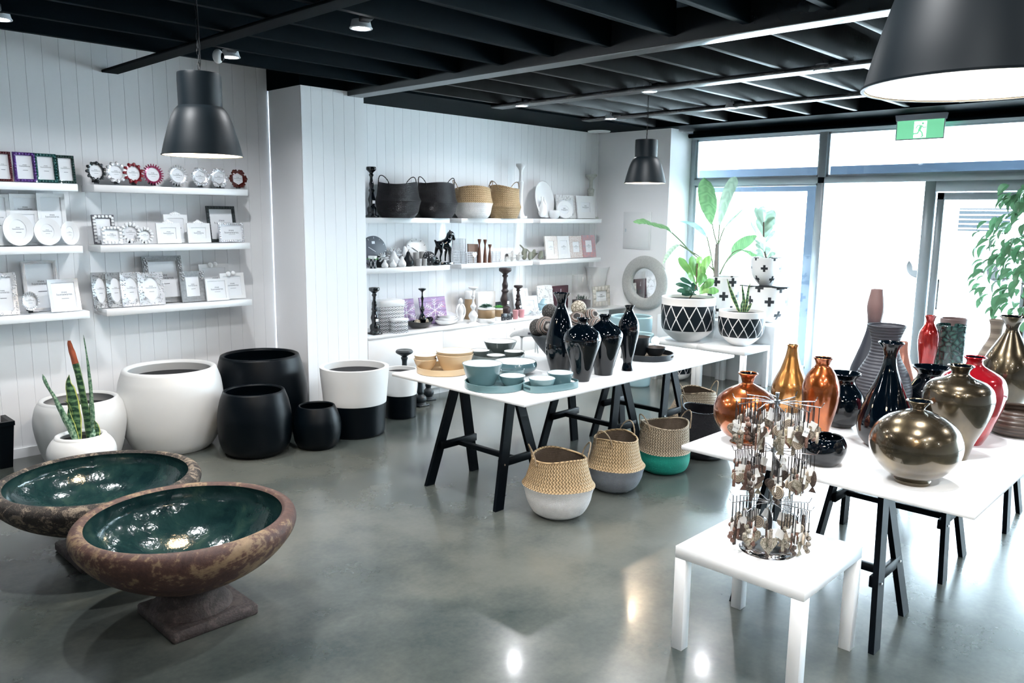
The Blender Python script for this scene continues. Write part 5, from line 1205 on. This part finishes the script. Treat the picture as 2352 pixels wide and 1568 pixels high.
blades(sp_,ref,[(snk_pale,[(174,1014,12),(158,980,16),(140,945,14),(124,912,9),(112,893,7),(101,872,9),(97.5,859,1)],-.14),
 (snk,[(180,1014,12),(174,980,24),(168,940,28),(161,900,24),(156,880,14),(159,860,1)],-.03),
 (snk_red,[(205,1012,14),(198,960,17),(188,905,16),(178,858,16),(167,818,15),(160,795,12),(158,782,7)],.04),
 (snk_pale,[(213,1008,10),(212,960,11),(208,900,9),(203,850,7),(198,810,3.5),(194,785,3),(191.5,769,.5)],.0),
 (snk,[(216,1012,9),(221,998,15),(221,980,12),(217,966,2)],-.06),(snk_pale,[(209,1012,9),(211,1000,14),(213,990,10),(213,981,2)],-.09),
 (snk,[(176,1013,12),(166,985,17),(159,960,12),(157,936,2)],-.06),(snk,[(208,1010,8),(207,970,8),(205,926,1)],.05),(snk,[(176,1000,4),(160,934,4),(146,919,.5)],-.02)])
# small snake plant by the window
ref=Vector((bD2.x,bD2.y,.45+HD2)); sw=thing('snake_plant','small pale-edged snake plant in the smaller diamond pot','plant',(bD2.x,bD2.y,.45+HD2-.03))
blades(sw,ref,[(snk,[(1699,716,5),(1688,690,9),(1678,665,6),(1670,640,1)],0),(snk,[(1708,716,5),(1709,690,8),(1706,665,5),(1704,651,1)],.03),(snk,[(1712,716,5),(1716,690,7),(1719,665,5),(1724,649,1)],.02),(snk,[(1703,716,5),(1704,700,7),(1707,686,1)],-.03),(snk,[(1716,716,4),(1721,705,8),(1727,696,1)],-.03),(snk,[(1695,712,4),(1686,690,5),(1679,682,1)],.02)])
# banana (bird of paradise) plant
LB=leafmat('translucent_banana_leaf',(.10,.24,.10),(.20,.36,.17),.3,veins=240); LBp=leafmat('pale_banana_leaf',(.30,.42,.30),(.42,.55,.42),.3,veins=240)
ref=Vector((bPB.x,bPB.y,.64+HPB)); bp=thing('banana_plant','tall banana-leaved plant with broad split leaves in the plus-sign pot','plant',(bPB.x,bPB.y,.64+HPB-.03))
bo=Vector(bp.location)
tk=[at(1645,640,ref),at(1646,600,ref),at(1648,560,ref)]
MB().tube(crom([tuple(v-bo) for v in tk],4),[.032-.0012*i for i in range(9)],10).build('trunk',sm('papery_grey_stem',(.26,.24,.22),.6,var=.3,scale=20),bp)
def banana(leafpts,pet,mat,dd,nr=None,fold=.3):
    ribbon('leaf',[(*at(x,y,ref,dd*(.4+.6*i/(len(leafpts)-1))),w*proj(ref)[2]/F) for i,(x,y,w) in enumerate(leafpts)],mat,bp,fold,nrm=nr,n=6)
    P=[at(x,y,ref,dd*.4*i/max(1,len(pet)-1)) for i,(x,y) in enumerate(pet)]; MB().tube(crom([tuple(v-bo) for v in P],4),.0075,7).build('petiole',stem_g,bp)
banana([(1634,516,3),(1632,497,22),(1629,470,40),(1624,440,40),(1619,420,28),(1617,408,4)],[(1648,562),(1641,540),(1636,514)],LB,.10)
banana([(1652,518,3),(1657,495,16),(1665,465,24),(1676,435,26),(1686,415,22),(1690,406,5)],[(1649,562),(1651,540),(1653,516)],LBp,-.05)
banana([(1543,535,2),(1532,522,12),(1512,516,15),(1495,512,12),(1480,506,18),(1464,508,14),(1455,510,3)],[(1647,625),(1615,600),(1588,580),(1565,555),(1543,534)],LB,-.25,Vector((0,0,1))*.6-fw*.6)
banana([(1562,563,2),(1553,565,8),(1540,576,11),(1530,592,8),(1523,606,2)],[(1646,628),(1610,592),(1588,578),(1562,562)],LBp,-.18)
banana([(1624,545,2),(1612,530,12),(1598,518,12),(1580,511,7),(1562,508,2)],[(1640,628),(1634,590),(1624,544)],leafmat('pale_blue_green_leaf',(.22,.40,.38),(.36,.54,.50),.3,veins=200),.12)
banana([(1681,588,2),(1690,572,20),(1705,560,26),(1722,550,22),(1738,541,5)],[(1654,630),(1665,606),(1681,587)],LB,.12)
banana([(1703,574,2),(1722,578,14),(1742,588,26),(1762,602,26),(1780,620,5)],[(1652,630),(1668,600),(1684,580),(1703,573)],LB,-.10,Vector((0,0,1))*.7-fw*.7)
banana([(1664,524,2),(1676,509,5),(1692,494,5),(1711,476,1)],[(1650,562),(1657,540),(1664,523)],LBp,.05)
# fiddle-leaf plants
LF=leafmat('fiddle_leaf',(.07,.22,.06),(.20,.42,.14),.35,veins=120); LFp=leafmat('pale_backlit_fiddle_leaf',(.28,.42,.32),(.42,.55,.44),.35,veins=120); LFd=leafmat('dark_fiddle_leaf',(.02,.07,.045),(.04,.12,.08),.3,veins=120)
def fiddle(label,ref,zs,leaves,scale,trunk,mats):
    t=thing('fiddle_leaf_plant',label,'plant',(ref.x,ref.y,zs)); o=Vector(t.location)
    P=[at(x,y,ref) for x,y in trunk]; P[0]=Vector((ref.x,ref.y,zs)); MB().tube(crom([tuple(v-o) for v in P],4),.008,7).build('stem',bark,t)
    r=random.Random(label)
    for (x0,y0,x1,y1,w_,mi) in leaves:
        dd=r.uniform(-.09,.09); a=at(x0,y0,ref,dd*.3); b=at(x1,y1,ref,dd); s=proj(ref)[2]/F
        M1=a.lerp(b,.35)+Vector((0,0,.01)); M2=a.lerp(b,.72)+Vector((0,0,.012))
        nr=(-fw+Vector((r.uniform(-.6,.6),r.uniform(-.6,.6),r.uniform(0,.9)))).normalized()
        ribbon('leaf',[(*a,1.5*s),(*M1,w_*.75*s),(*M2,w_*1.1*s),(*b,w_*.35*s)],mats[mi],t,.22,nrm=nr,n=4)
ref=Vector((bD1.x,bD1.y,.45+HD1+.15))
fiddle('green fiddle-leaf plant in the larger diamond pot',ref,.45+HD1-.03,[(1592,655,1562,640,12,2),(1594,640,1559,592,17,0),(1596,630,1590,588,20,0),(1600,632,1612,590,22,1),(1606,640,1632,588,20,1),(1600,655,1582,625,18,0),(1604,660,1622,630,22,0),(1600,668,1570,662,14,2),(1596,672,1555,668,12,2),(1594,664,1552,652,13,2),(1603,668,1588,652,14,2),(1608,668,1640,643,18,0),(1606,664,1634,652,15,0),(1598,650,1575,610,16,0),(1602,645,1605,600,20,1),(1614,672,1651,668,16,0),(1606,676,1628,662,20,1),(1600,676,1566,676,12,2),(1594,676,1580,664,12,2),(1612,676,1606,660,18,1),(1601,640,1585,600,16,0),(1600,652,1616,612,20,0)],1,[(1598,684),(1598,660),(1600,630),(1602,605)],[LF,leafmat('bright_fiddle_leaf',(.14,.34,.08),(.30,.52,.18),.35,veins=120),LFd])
ref=Vector((bPU.x,bPU.y,bz+.0125+HPU+.2))
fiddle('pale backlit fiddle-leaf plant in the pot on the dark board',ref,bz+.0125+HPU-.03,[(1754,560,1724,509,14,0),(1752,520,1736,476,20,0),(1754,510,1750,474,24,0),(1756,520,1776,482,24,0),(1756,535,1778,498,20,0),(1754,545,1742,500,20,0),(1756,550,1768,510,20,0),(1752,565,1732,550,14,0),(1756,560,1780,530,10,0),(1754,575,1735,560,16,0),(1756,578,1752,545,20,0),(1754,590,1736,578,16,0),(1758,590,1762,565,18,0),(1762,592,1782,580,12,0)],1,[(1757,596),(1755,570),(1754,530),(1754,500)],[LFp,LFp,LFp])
# ficus tree at the right edge
tp_=atx(2362,700,7.35); fl=thing('ficus_tree','bushy small-leaved ficus tree at the right edge, in front of the glass door','tree',(tp_.x,tp_.y,0))
MB().lathe([(0,0),(.15,0),(.19,.30),(.18,.30),(.17,.27),(0,.27)],40).build('pot',white_pot,fl)
for i in range(3): MB().tube(crom([(0,0,.26),(.03*math.sin(i*2),.03*math.cos(i*2),.8),(-.02*math.sin(i*2+1),.02*math.cos(i*2),1.4),(.05*math.sin(i*2),.05*math.cos(i*2),2.0)],4),[.012]*13,6).build('trunk',bark,fl)
LFi=leafmat('ficus_leaf',(.07,.20,.09),(.18,.36,.20),.35); lm_=[simple_leaf(.10,.050,.5,.3,5,2),]
lme=lm_[0].build('leaf',LFi,fl); first=True; stuff=MB(); r=random.Random(3)
for i in range(330):
    h=r.uniform(1.05,2.05); a=r.uniform(0,2*PI); rad=(.14+.24*math.sin((h-1.0)/1.1*PI)**.6)*r.uniform(.35,1.15); loc=(rad*math.cos(a),rad*math.sin(a),h+r.uniform(-.05,.05)); rot=(r.uniform(-.6,.6),r.uniform(.1,1.1),a+r.uniform(-.7,.7)); s=r.uniform(.8,1.35)
    if i<95:
        o=lme if i==0 else lme.copy()
        if i: COL.objects.link(o)
        o.parent=fl; o.location=loc; o.rotation_euler=rot; o.scale=(s,s,s)
    else: stuff.add(lm_[0].v,lm_[0].f,None,True,Matrix.Translation(loc)@Euler(rot).to_matrix().to_4x4()@Matrix.Scale(s,4))
fo=stuff.build('leaf',LFi,fl); fo['kind']='stuff'
for i in range(22):
    a=i*2.4; h=1.0+i*.045; L=.12+.2*math.sin((h-1)/1.1*PI) if h<2.1 else .1
    MB().tube([(0,0,h),(L*.5*math.cos(a),L*.5*math.sin(a),h+.06),(L*math.cos(a),L*math.sin(a),h+.05)],.003,5).build('branch',bark,fl)

# ---------------- keyring carousel ----------------
cb=atz(1763,1260,.45); d_=proj(cb)[2]; R0=60*d_/F
ck=thing('keyring_carousel','chrome wire carousel stand on the small white side table, hung with keyrings','display stand',(cb.x,cb.y,.45))
MB().lathe(smooth_prof([(0,.0),(R0*.98,0),(R0,.006),(R0*.94,.016),(R0*.8,.020),(R0*.72,.012),(R0*.6,.010),(0,.012)],3),56,cap=False).build('base',steel,ck)
top=zaty(cb.x,cb.y,908)-.45; MB().lathe([(0,.01),(.0055,.01),(.0055,top),(.008,top),(.008,top+.012),(0,top+.012)],14,cap=False).build('pole',steel,ck)
cords=[];RA=.165
charmM=[patt('scroll_charm_%d'%i,c1,c2,s) for i,(c1,c2,s) in enumerate((((.36,.31,.25),(.02,.016,.012),90),((.26,.16,.12),(.07,.008,.008),110),((.40,.36,.30),(.05,.05,.015),100),((.10,.07,.055),(.008,.006,.006),120)))]
M=Mat('rolled_paper_spiral'); x,y,z_=M.coord(); rr=(x*x+z_*z_)._o('SQRT'); at_=x._o('ARCTAN2',z_); sp2=((rr*230+at_/(2*PI)).fract()).lt(.28); n=M.noise(40); M.set(color=M.mix(sp2,(.42,.35,.27),(.03,.02,.018)),rough=n*.2+.5); spiral=M.m
def heart(s): return [(s*.032*16*math.sin(t)**3,s*.032*(13*math.cos(t)-5*math.cos(2*t)-2*math.cos(3*t)-math.cos(4*t))) for t in [2*PI*i/28 for i in range(28)]]
def charm_mesh(kind):
    m=MB()
    if kind=='spiral disc': m.lathe([(0,-.003),(.016,-.003),(.017,0),(.016,.003),(0,.003)],22,M=Matrix.Rotation(PI/2,4,'X'),cap=False)
    elif kind=='heart': m.prism(heart(.045),-.0025,.0025)
    elif kind=='fish': m.sphere((0,0,0),(.009,.004,.022),10,8); m.prism([(0,-.018),(.009,-.034),(-.009,-.034)],-.0015,.0015)
    elif kind=='slim bar': m.box(-.005,.005,-.003,.003,-.032,.018,bev=.0015).sphere((0,0,.022),(.006,.004,.006),8,5)
    elif kind=='bead cluster':
        for i in range(5): m.sphere((.006*math.sin(i*2),.004*math.cos(i*2),.018-.012*i),.0075,8,6)
    return m
kinds=['spiral disc','heart','fish','slim bar','bead cluster']; protos={}
def keyring(kind,mi,L,loc,rz,label,group,scale=1,tagon=True,price=False):
    key=(kind,mi)
    if key not in protos:
        cm=charm_mesh(kind); mat=spiral if kind=='spiral disc' else charmM[mi]; o=cm.build('charm',mat); protos[key]=o.data; bpy.data.objects.remove(o)
    t=thing('keyring',label,'keyring',loc,rz,group)
    if 'cord' not in protos:
        o=MB().tube([(0,0,0.003),(.0012,0,-.3),(.0,0,-1)],.0019,5).build('cord',dark_cord); protos['cord']=o.data; bpy.data.objects.remove(o)
        o=MB().box(-.011,.011,-.0006,.0006,-.028,0).build('price_tag',card); protos['tag']=o.data; bpy.data.objects.remove(o)
    c=bpy.data.objects.new('cord',protos['cord']); COL.objects.link(c); c.parent=t; c.scale=(1,1,L)
    ch=bpy.data.objects.new('charm',protos[key]); COL.objects.link(ch); ch.parent=t; ch.location=(0,0,-L-.022*scale); ch.scale=(scale,)*3
    if tagon:
        tg=bpy.data.objects.new('price_tag',protos['tag']); COL.objects.link(tg); tg.parent=t; tg.location=(rnd.uniform(-.006,.006),-.006,-L+.008); tg.rotation_euler=(0,rnd.uniform(-.5,.5),rnd.uniform(-.4,.4))
        tg.scale=(1.25,1,1.25)
        if price: put(PRICE,'price',tg,(0,-.0012,-.014),.0085)
    return t
tiers=[('top',923,10,5),('middle',1033,9,6),('bottom',1152,10,6)]
side=lambda a: 'left' if math.cos(a-vd)<-.35 else 'right' if math.cos(a-vd)>.35 else ('front' if math.sin(a-vd)<0 else 'back')
for ti,(nm,py,na,nk) in enumerate(tiers):
    hz=zaty(cb.x,cb.y,py)-.45
    hubb=MB().lathe([(.0058,hz-.008),(.012,hz-.008),(.012,hz+.008),(.0058,hz+.008)],12); hubb.build('hub',steel,ck)
    for k in range(na):
        a=2*PI*k/na+.25*ti; RR=RA*(1,.97,.97)[ti]; ca,sa=math.cos(a),math.sin(a)
        MB().tube([(.01*ca,.01*sa,hz),(RR*.45*ca+.012*sa,RR*.45*sa-.012*ca,hz+.004),(RR*ca,RR*sa,hz-.004),(RR*ca*1.06,RR*sa*1.06,hz+.016)],.0019,6).build('arm',steel,ck)
        for q in range(nk):
            rr_=RR*(.52+.44*q/(nk-1)); kd=rnd.choice(kinds); mi=rnd.randrange(4)
            off=.012*(1-rr_/RR)*2; loc=(cb.x+rr_*ca+off*sa*.8,cb.y+rr_*sa-off*ca*.8,.45+hz-.003)
            L=rnd.uniform(.055,.105); sd=side(a)
            keyring(kd,mi,L,loc,vd+rnd.uniform(-1,1)+(0 if sd in('front',) else .3),'%s keyring on a dark cord, %s tier of the carousel, %s side'%(kd,nm,sd),'%s keyrings, %s tier, %s side'%(kd,nm,sd),rnd.uniform(1.1,1.75),rnd.random()<.55,rnd.random()<.25)
# the two eye-catching ones on the top tier
pz_=at(1690,983,Vector((cb.x,cb.y,.8)),-.01)
t=keyring('heart',0,.055,(pz_.x,pz_.y,pz_.z+.083),vd,'largest heart keyring with a barcode tag, outermost left on the top tier',None,1.5,True)
pz_=at(1815,1010,Vector((cb.x,cb.y,.8)),-.10)
t=thing('mosaic_heart','big round-lobed mosaic heart hanging at the front of the top tier','ornament',(pz_.x,pz_.y,pz_.z+.06),vd)
mz=Mat('bead_mosaic'); v1=mz.voro(95,'F1'); v2=mz.voro(95,'F1',out='Color'); mz.set(color=mz.ramp((v1*1.0*95*.011).sat(),[(.0,(.10,.05,.04)),(.25,(.62,.50,.40)),(.5,(.30,.30,.16)),(.8,(.50,.38,.32))]),rough=.5); mz.bump(v1,.6,.004)
MB().prism([(x*2.0,z__*2.0-.045) for x,z__ in heart(.038)],-.006,.006).build('charm',mz.m,t); MB().tube([(0,0,.07),(.001,0,.0),(0,0,-.012)],.0012,4).build('cord',dark_cord,t)
MB().box(-.016,.016,-.009,-.008,-.05,-.005).build('price_tag',card,t)

# ---------------- lamps ----------------
def pendant(label,x,y,zr,warm,power):
    t=thing('pendant_lamp',label,'pendant lamp',(x,y,zr),group='charcoal bell pendant lamps')
    k=.19/89; o=[(89,0),(88,4),(82,29),(71,67),(64,86),(56,101),(49,109),(48,114),(48,176),(45,182),(36,183)]
    pr=smooth_prof([(r*k,h_*k*1.0) for r,h_ in o],5)
    m=MB(); m.lathe(pr+[(0,pr[-1][1])],72,cap=False); m.lathe([(.19,0),(.193,.001),(.193,-.003),(.187,-.003),(.187,0)],72,cap=False); m.build('shade',pend_out,t)
    MB().lathe([(max(r-.003,.001),z_-.001 if z_>.01 else 0) for r,z_ in pr if z_<.24]+[(.0,.24)],64,cap=False).build('inner_shade',sm('white_enamel',(.90,.87,.80),.35,var=.01),t)
    MB().lathe([(0,.10),(.022,.103),(.032,.122),(.034,.14),(.026,.165),(.014,.19),(.014,.235),(0,.235)],24,cap=False).build('bulb',bulb_m,t)
    ht=CZ+.2-zr; MB().tube([(0,0,.385),(.012,.004,.45),(.006,-.004,.6),(0,0,ht)],.003,6).build('cable',dark_cord,t)
    m=MB(); n_=max(3,int((ht-.40)/.035))
    for i in range(n_):
        zc=.39+.0+.034*i; m.tube([(.006*math.cos(q*PI/4)*(1 if i%2 else 0),.006*math.cos(q*PI/4)*(0 if i%2 else 1),zc+.020*math.sin(q*PI/4)) for q in range(8)],.0013,4,True)
    m.build('chain',matte_black,t)
    l=bpy.data.lights.new('pendant_light','POINT'); l.energy=power; l.color=warm; l.shadow_soft_size=.035; lo=bpy.data.objects.new('pendant_light',l); COL.objects.link(lo); lo.parent=t; lo.location=(0,0,.085)
    return t
wm=(1,.80,.58)
q=at(468,357,Vector((1.85,3.93,2.06))); pendant('charcoal bell-shaped pendant lamp hanging over the picture frames',1.85,3.93,2.06,wm,16)
pendant('charcoal bell-shaped pendant lamp hanging farthest away, near the far wall',6.29,4.38,2.09,wm,16)
pendant('large-looking charcoal bell-shaped pendant lamp nearest the camera, at the upper right corner',1.60,.42,2.02,wm,14)
def downlight(x,y,label,vis=True,power=8,z_=2.79):
    if vis:
        t=thing('ceiling_downlight',label,'ceiling light',(x,y,z_),group='round recessed-type downlights hung under the joists')
        MB().lathe([(.050,.0),(.062,0),(.064,.004),(.058,.012),(.050,.045),(0,.045)],36,cap=False).build('housing',sm('white_lamp_housing',(.6,.62,.65),.4),t)
        MB().lathe([(0,.002),(.051,.002)],32,cap=False).build('diffuser',led,t)
        MB().box(-.16,-.07,-.03,.03,.02,.055,bev=.004).build('driver_box',matte_black,t,None,(0,0,1.2))
        MB().tube(crom([(0,0,.045),(.02,.02,.09),(-.06,.03,.10),(-.04,-.09,.04)],4),.003,5).build('cable',dark_cord,t)
    l=bpy.data.lights.new('downlight','AREA'); l.shape='DISK'; l.size=.095; l.energy=power; l.color=(.96,.98,1); l.spread=R(150)
    o=bpy.data.objects.new('downlight',l); COL.objects.link(o); o.location=(x,y,z_-.004)
for x,y,l in ((2.74,3.83,'lit downlight in the dark left ceiling bay, top centre-left of the photo'),(2.66,5.18,'lit downlight just above and right of the hanging lamp at left'),(1.32,5.13,'lit downlight cut off by the left photo edge'),(5.53,2.43,'lit downlight nearest the camera in the right ceiling bay'),(5.57,3.87,'lit downlight in the right ceiling bay, above the far pendant lamp'),(5.54,5.26,'lit downlight in the right ceiling bay nearest the boarded wall'),(6.85,5.23,'lit downlight farthest into the corner of the shop'),(6.87,3.86,'lit downlight between the far pendant lamp and the exit sign')): downlight(x,y,l,z_=2.775 if x>5 else 2.79)
for x,y in ((3.9,2.3),(1.3,3.75),(2.74,2.3),(2.4,-.6),(2.6,.7),(4.9,-.6),(6.85,.9),(.8,-1.6),(-3,2),(-3,-1),(-1,-3),(2.4,-3),(5,-2.6),(5.55,.9),(3.6,.9)): downlight(x,y,'',False,10)
for x,y in ((1.2,.9),(1.7,-.5),(.2,.1)): downlight(x,y,'',False,10)  # unseen lamps added to brighten the near sides of the small side table
p=atz(1376,301,CZ-.001); tag(MB().lathe([(0,-.006),(.10,-.006),(.135,-.012),(.14,-.004),(.14,0),(0,0)],40,cap=False).build('ceiling_vent',white_lam,None,p),'round white air vent in the dark soffit above the far corner','air vent')
p=atz(500,118,2.80); t=thing('motion_sensor','small white security sensor next to the downlight above the left hanging lamp','sensor',(p.x,p.y,2.79)); MB().sphere((0,0,-.02),(.035,.03,.045),14,10).build('body',white_lam,t); MB().sphere((.018,-.02,-.025),(.016,.016,.026),10,8).build('lens',matte_black,t)
# exit sign
c=atz(2117,262,2.80); t=thing('exit_sign','green running-man exit sign hanging over the glass door','exit sign',(c.x,c.y,2.80),-PI/2+.0)
gsn=Mat('lit_green_sign'); n=gsn.noise(3); gsn.set(color=(.05,.30,.16),ecol=(.13,.42,.24),emis=(n*.1+.62)); wsn=emit('lit_white_sign',(.9,1,.95),1.0)
W=.215
MB().prism([(-W-.01,-.055),(W+.01,-.055),(W+.02,-.0),(-W-.02,.0)],-.03,.03).build('housing',sm('silver_grey_housing',(.42,.44,.50),.35,metal=.3),t)
MB().box(-W,W,-.012,.012,-.235,-.056,bev=.003).build('panel',gsn.m,t)
MB().box(-W-.008,W+.008,-.014,-.0125,-.243,-.232).box(-W-.008,-W,-.014,.0,-.24,-.05).box(W,W+.008,-.014,0,-.24,-.05).build('clear_edge',sm('clear_acrylic_edge',(.6,.65,.68),.2),t)
g_=MB(); g_.box(-.055,.060,-.0145,-.013,-.225,-.068); g_.build('white_field',wsn,t)
m=MB(); Mx=Matrix.Translation((.0,-.0155,-.147))
def limb(m,pts,w_):
    for (x0,z0),(x1,z1) in zip(pts,pts[1:]):
        L=math.hypot(x1-x0,z1-z0); a=math.atan2(z1-z0,x1-x0); m.box(0,L,-.0008,.0008,-w_/2,w_/2,M=Mx@Matrix.Translation((x0,0,z0))@Matrix.Rotation(-a,4,'Y')); m.lathe([(0,-.0008),(w_/2,-.0008),(w_/2,.0008),(0,.0008)],12,M=Mx@Matrix.Translation((x1,0,z1))@Matrix.Rotation(PI/2,4,'X'))
m.lathe([(0,-.0008),(.0105,-.0008),(.0105,.0008),(0,.0008)],18,M=Mx@Matrix.Translation((.024,0,.057))@Matrix.Rotation(PI/2,4,'X'))
limb(m,[(.010,.036),(-.004,-.006)],.024); limb(m,[(.012,.042),(.030,.018),(.056,.020)],.008); limb(m,[(.006,.042),(-.024,.038),(-.036,.014)],.008)
limb(m,[(.000,-.006),(.022,-.030),(.030,-.062)],.012); limb(m,[(-.006,-.008),(-.018,-.036),(-.052,-.036)],.012); limb(m,[(-.052,-.036),(-.060,-.048)],.010); limb(m,[(.030,-.062),(.016,-.070)],.010)
m.build('running_figure',gsn.m,t)

# ---------------- outside: parked car and building ----------------
xc=27.0; a=atx(2112,600,xc); b_=atx(2300,600,xc); gz=-.02
carm=sm('white_car_paint',(.80,.81,.82),.3,var=.01,coat=.5); t=thing('car','white car parked outside across the forecourt, seen through the glass door','car',(xc,(a.y+b_.y)/2,gz),PI/2)
wb=abs(a.y-b_.y)/2
def arch(cx,r,n=12): return [(cx-r*math.cos(PI*i/n),.32+r*math.sin(PI*i/n)*1.0) for i in range(n+1)]
pf=[(-wb-.85,.30)]+arch(-wb,.36)+arch(wb,.36)+[(wb+.80,.30),(wb+.85,.65),(wb+.7,.92),(wb*.55,1.0),(wb*.05,1.42),(-wb*.75,1.45),(-wb-.45,1.05),(-wb-.88,.95)]
MB().prism(pf,-.0,1.7).build('body',carm,t)
for s in (-1,1):
    MB().lathe([(0,-.1),(.18,-.11),(.30,-.1),(.32,-.05),(.32,.1),(0,.1)],28,M=Matrix.Translation((s*wb,.12,.32))@Matrix.Rotation(PI/2,4,'X'),cap=False).build('wheel',sm('grey_tyre',(.05,.05,.05),.7),t)
    MB().ringprism(arch(s*wb,.40)+[(s*wb+.39,.30),(s*wb-.39,.30)][:0]+[(s*wb+.36,.32),(s*wb,.32)][:0]+[(x,z_) for x,z_ in reversed(arch(s*wb,.355))],[(x,z_) for x,z_ in arch(s*wb,.39)]+[(x,z_) for x,z_ in reversed(arch(s*wb,.36))],-.02,.0).build('wheel_arch',sm('dark_arch_trim',(.014,.014,.017),.6,spec=.1),t)
MB().box(-wb+.42,wb-.42,-.015,0,.24,.33).build('sill',sm('grey_sill',(.016,.017,.018),.6,spec=.1),t)
MB().prism([(-wb*.85,1.0),(wb*.42,1.02),(wb*.02,1.36),(-wb*.7,1.38)],-.01,0).build('side_window',sm('pale_tinted_glass',(.45,.47,.5),.1),t)
xb=36.0; bl=thing('building','pale building across the street with a barred window','building',(xb,6,0)); MB().box(0,5,-30,14,-.02,7).build('wall',sm('pale_render',(.75,.76,.76),.8),bl)
a=atx(2205,478,xb); b_=atx(2318,532,xb)
MB().box(-.06,-.001,b_.y-6,a.y-6,b_.z,a.z).build('window',sm('dull_window',(.018,.021,.024),.5,spec=.05),bl)
m=MB()
for i in range(5): zz=b_.z+(a.z-b_.z)*(i+.5)/5; m.box(-.12,-.061,b_.y-6,a.y-6,zz-.02,zz+.03)
m.build('window_bars',sm('white_bars',(.8,.8,.8),.5),bl)
# skylight entering through the shopfront: sampling portals only
for y0,y1 in ((YB,1.1),(1.1,5.34)):
    area('shopfront_portal',(XF+.13,(y0+y1)/2,1.36),(0,PI/2,0),2.7,y1-y0,1,portal=True)
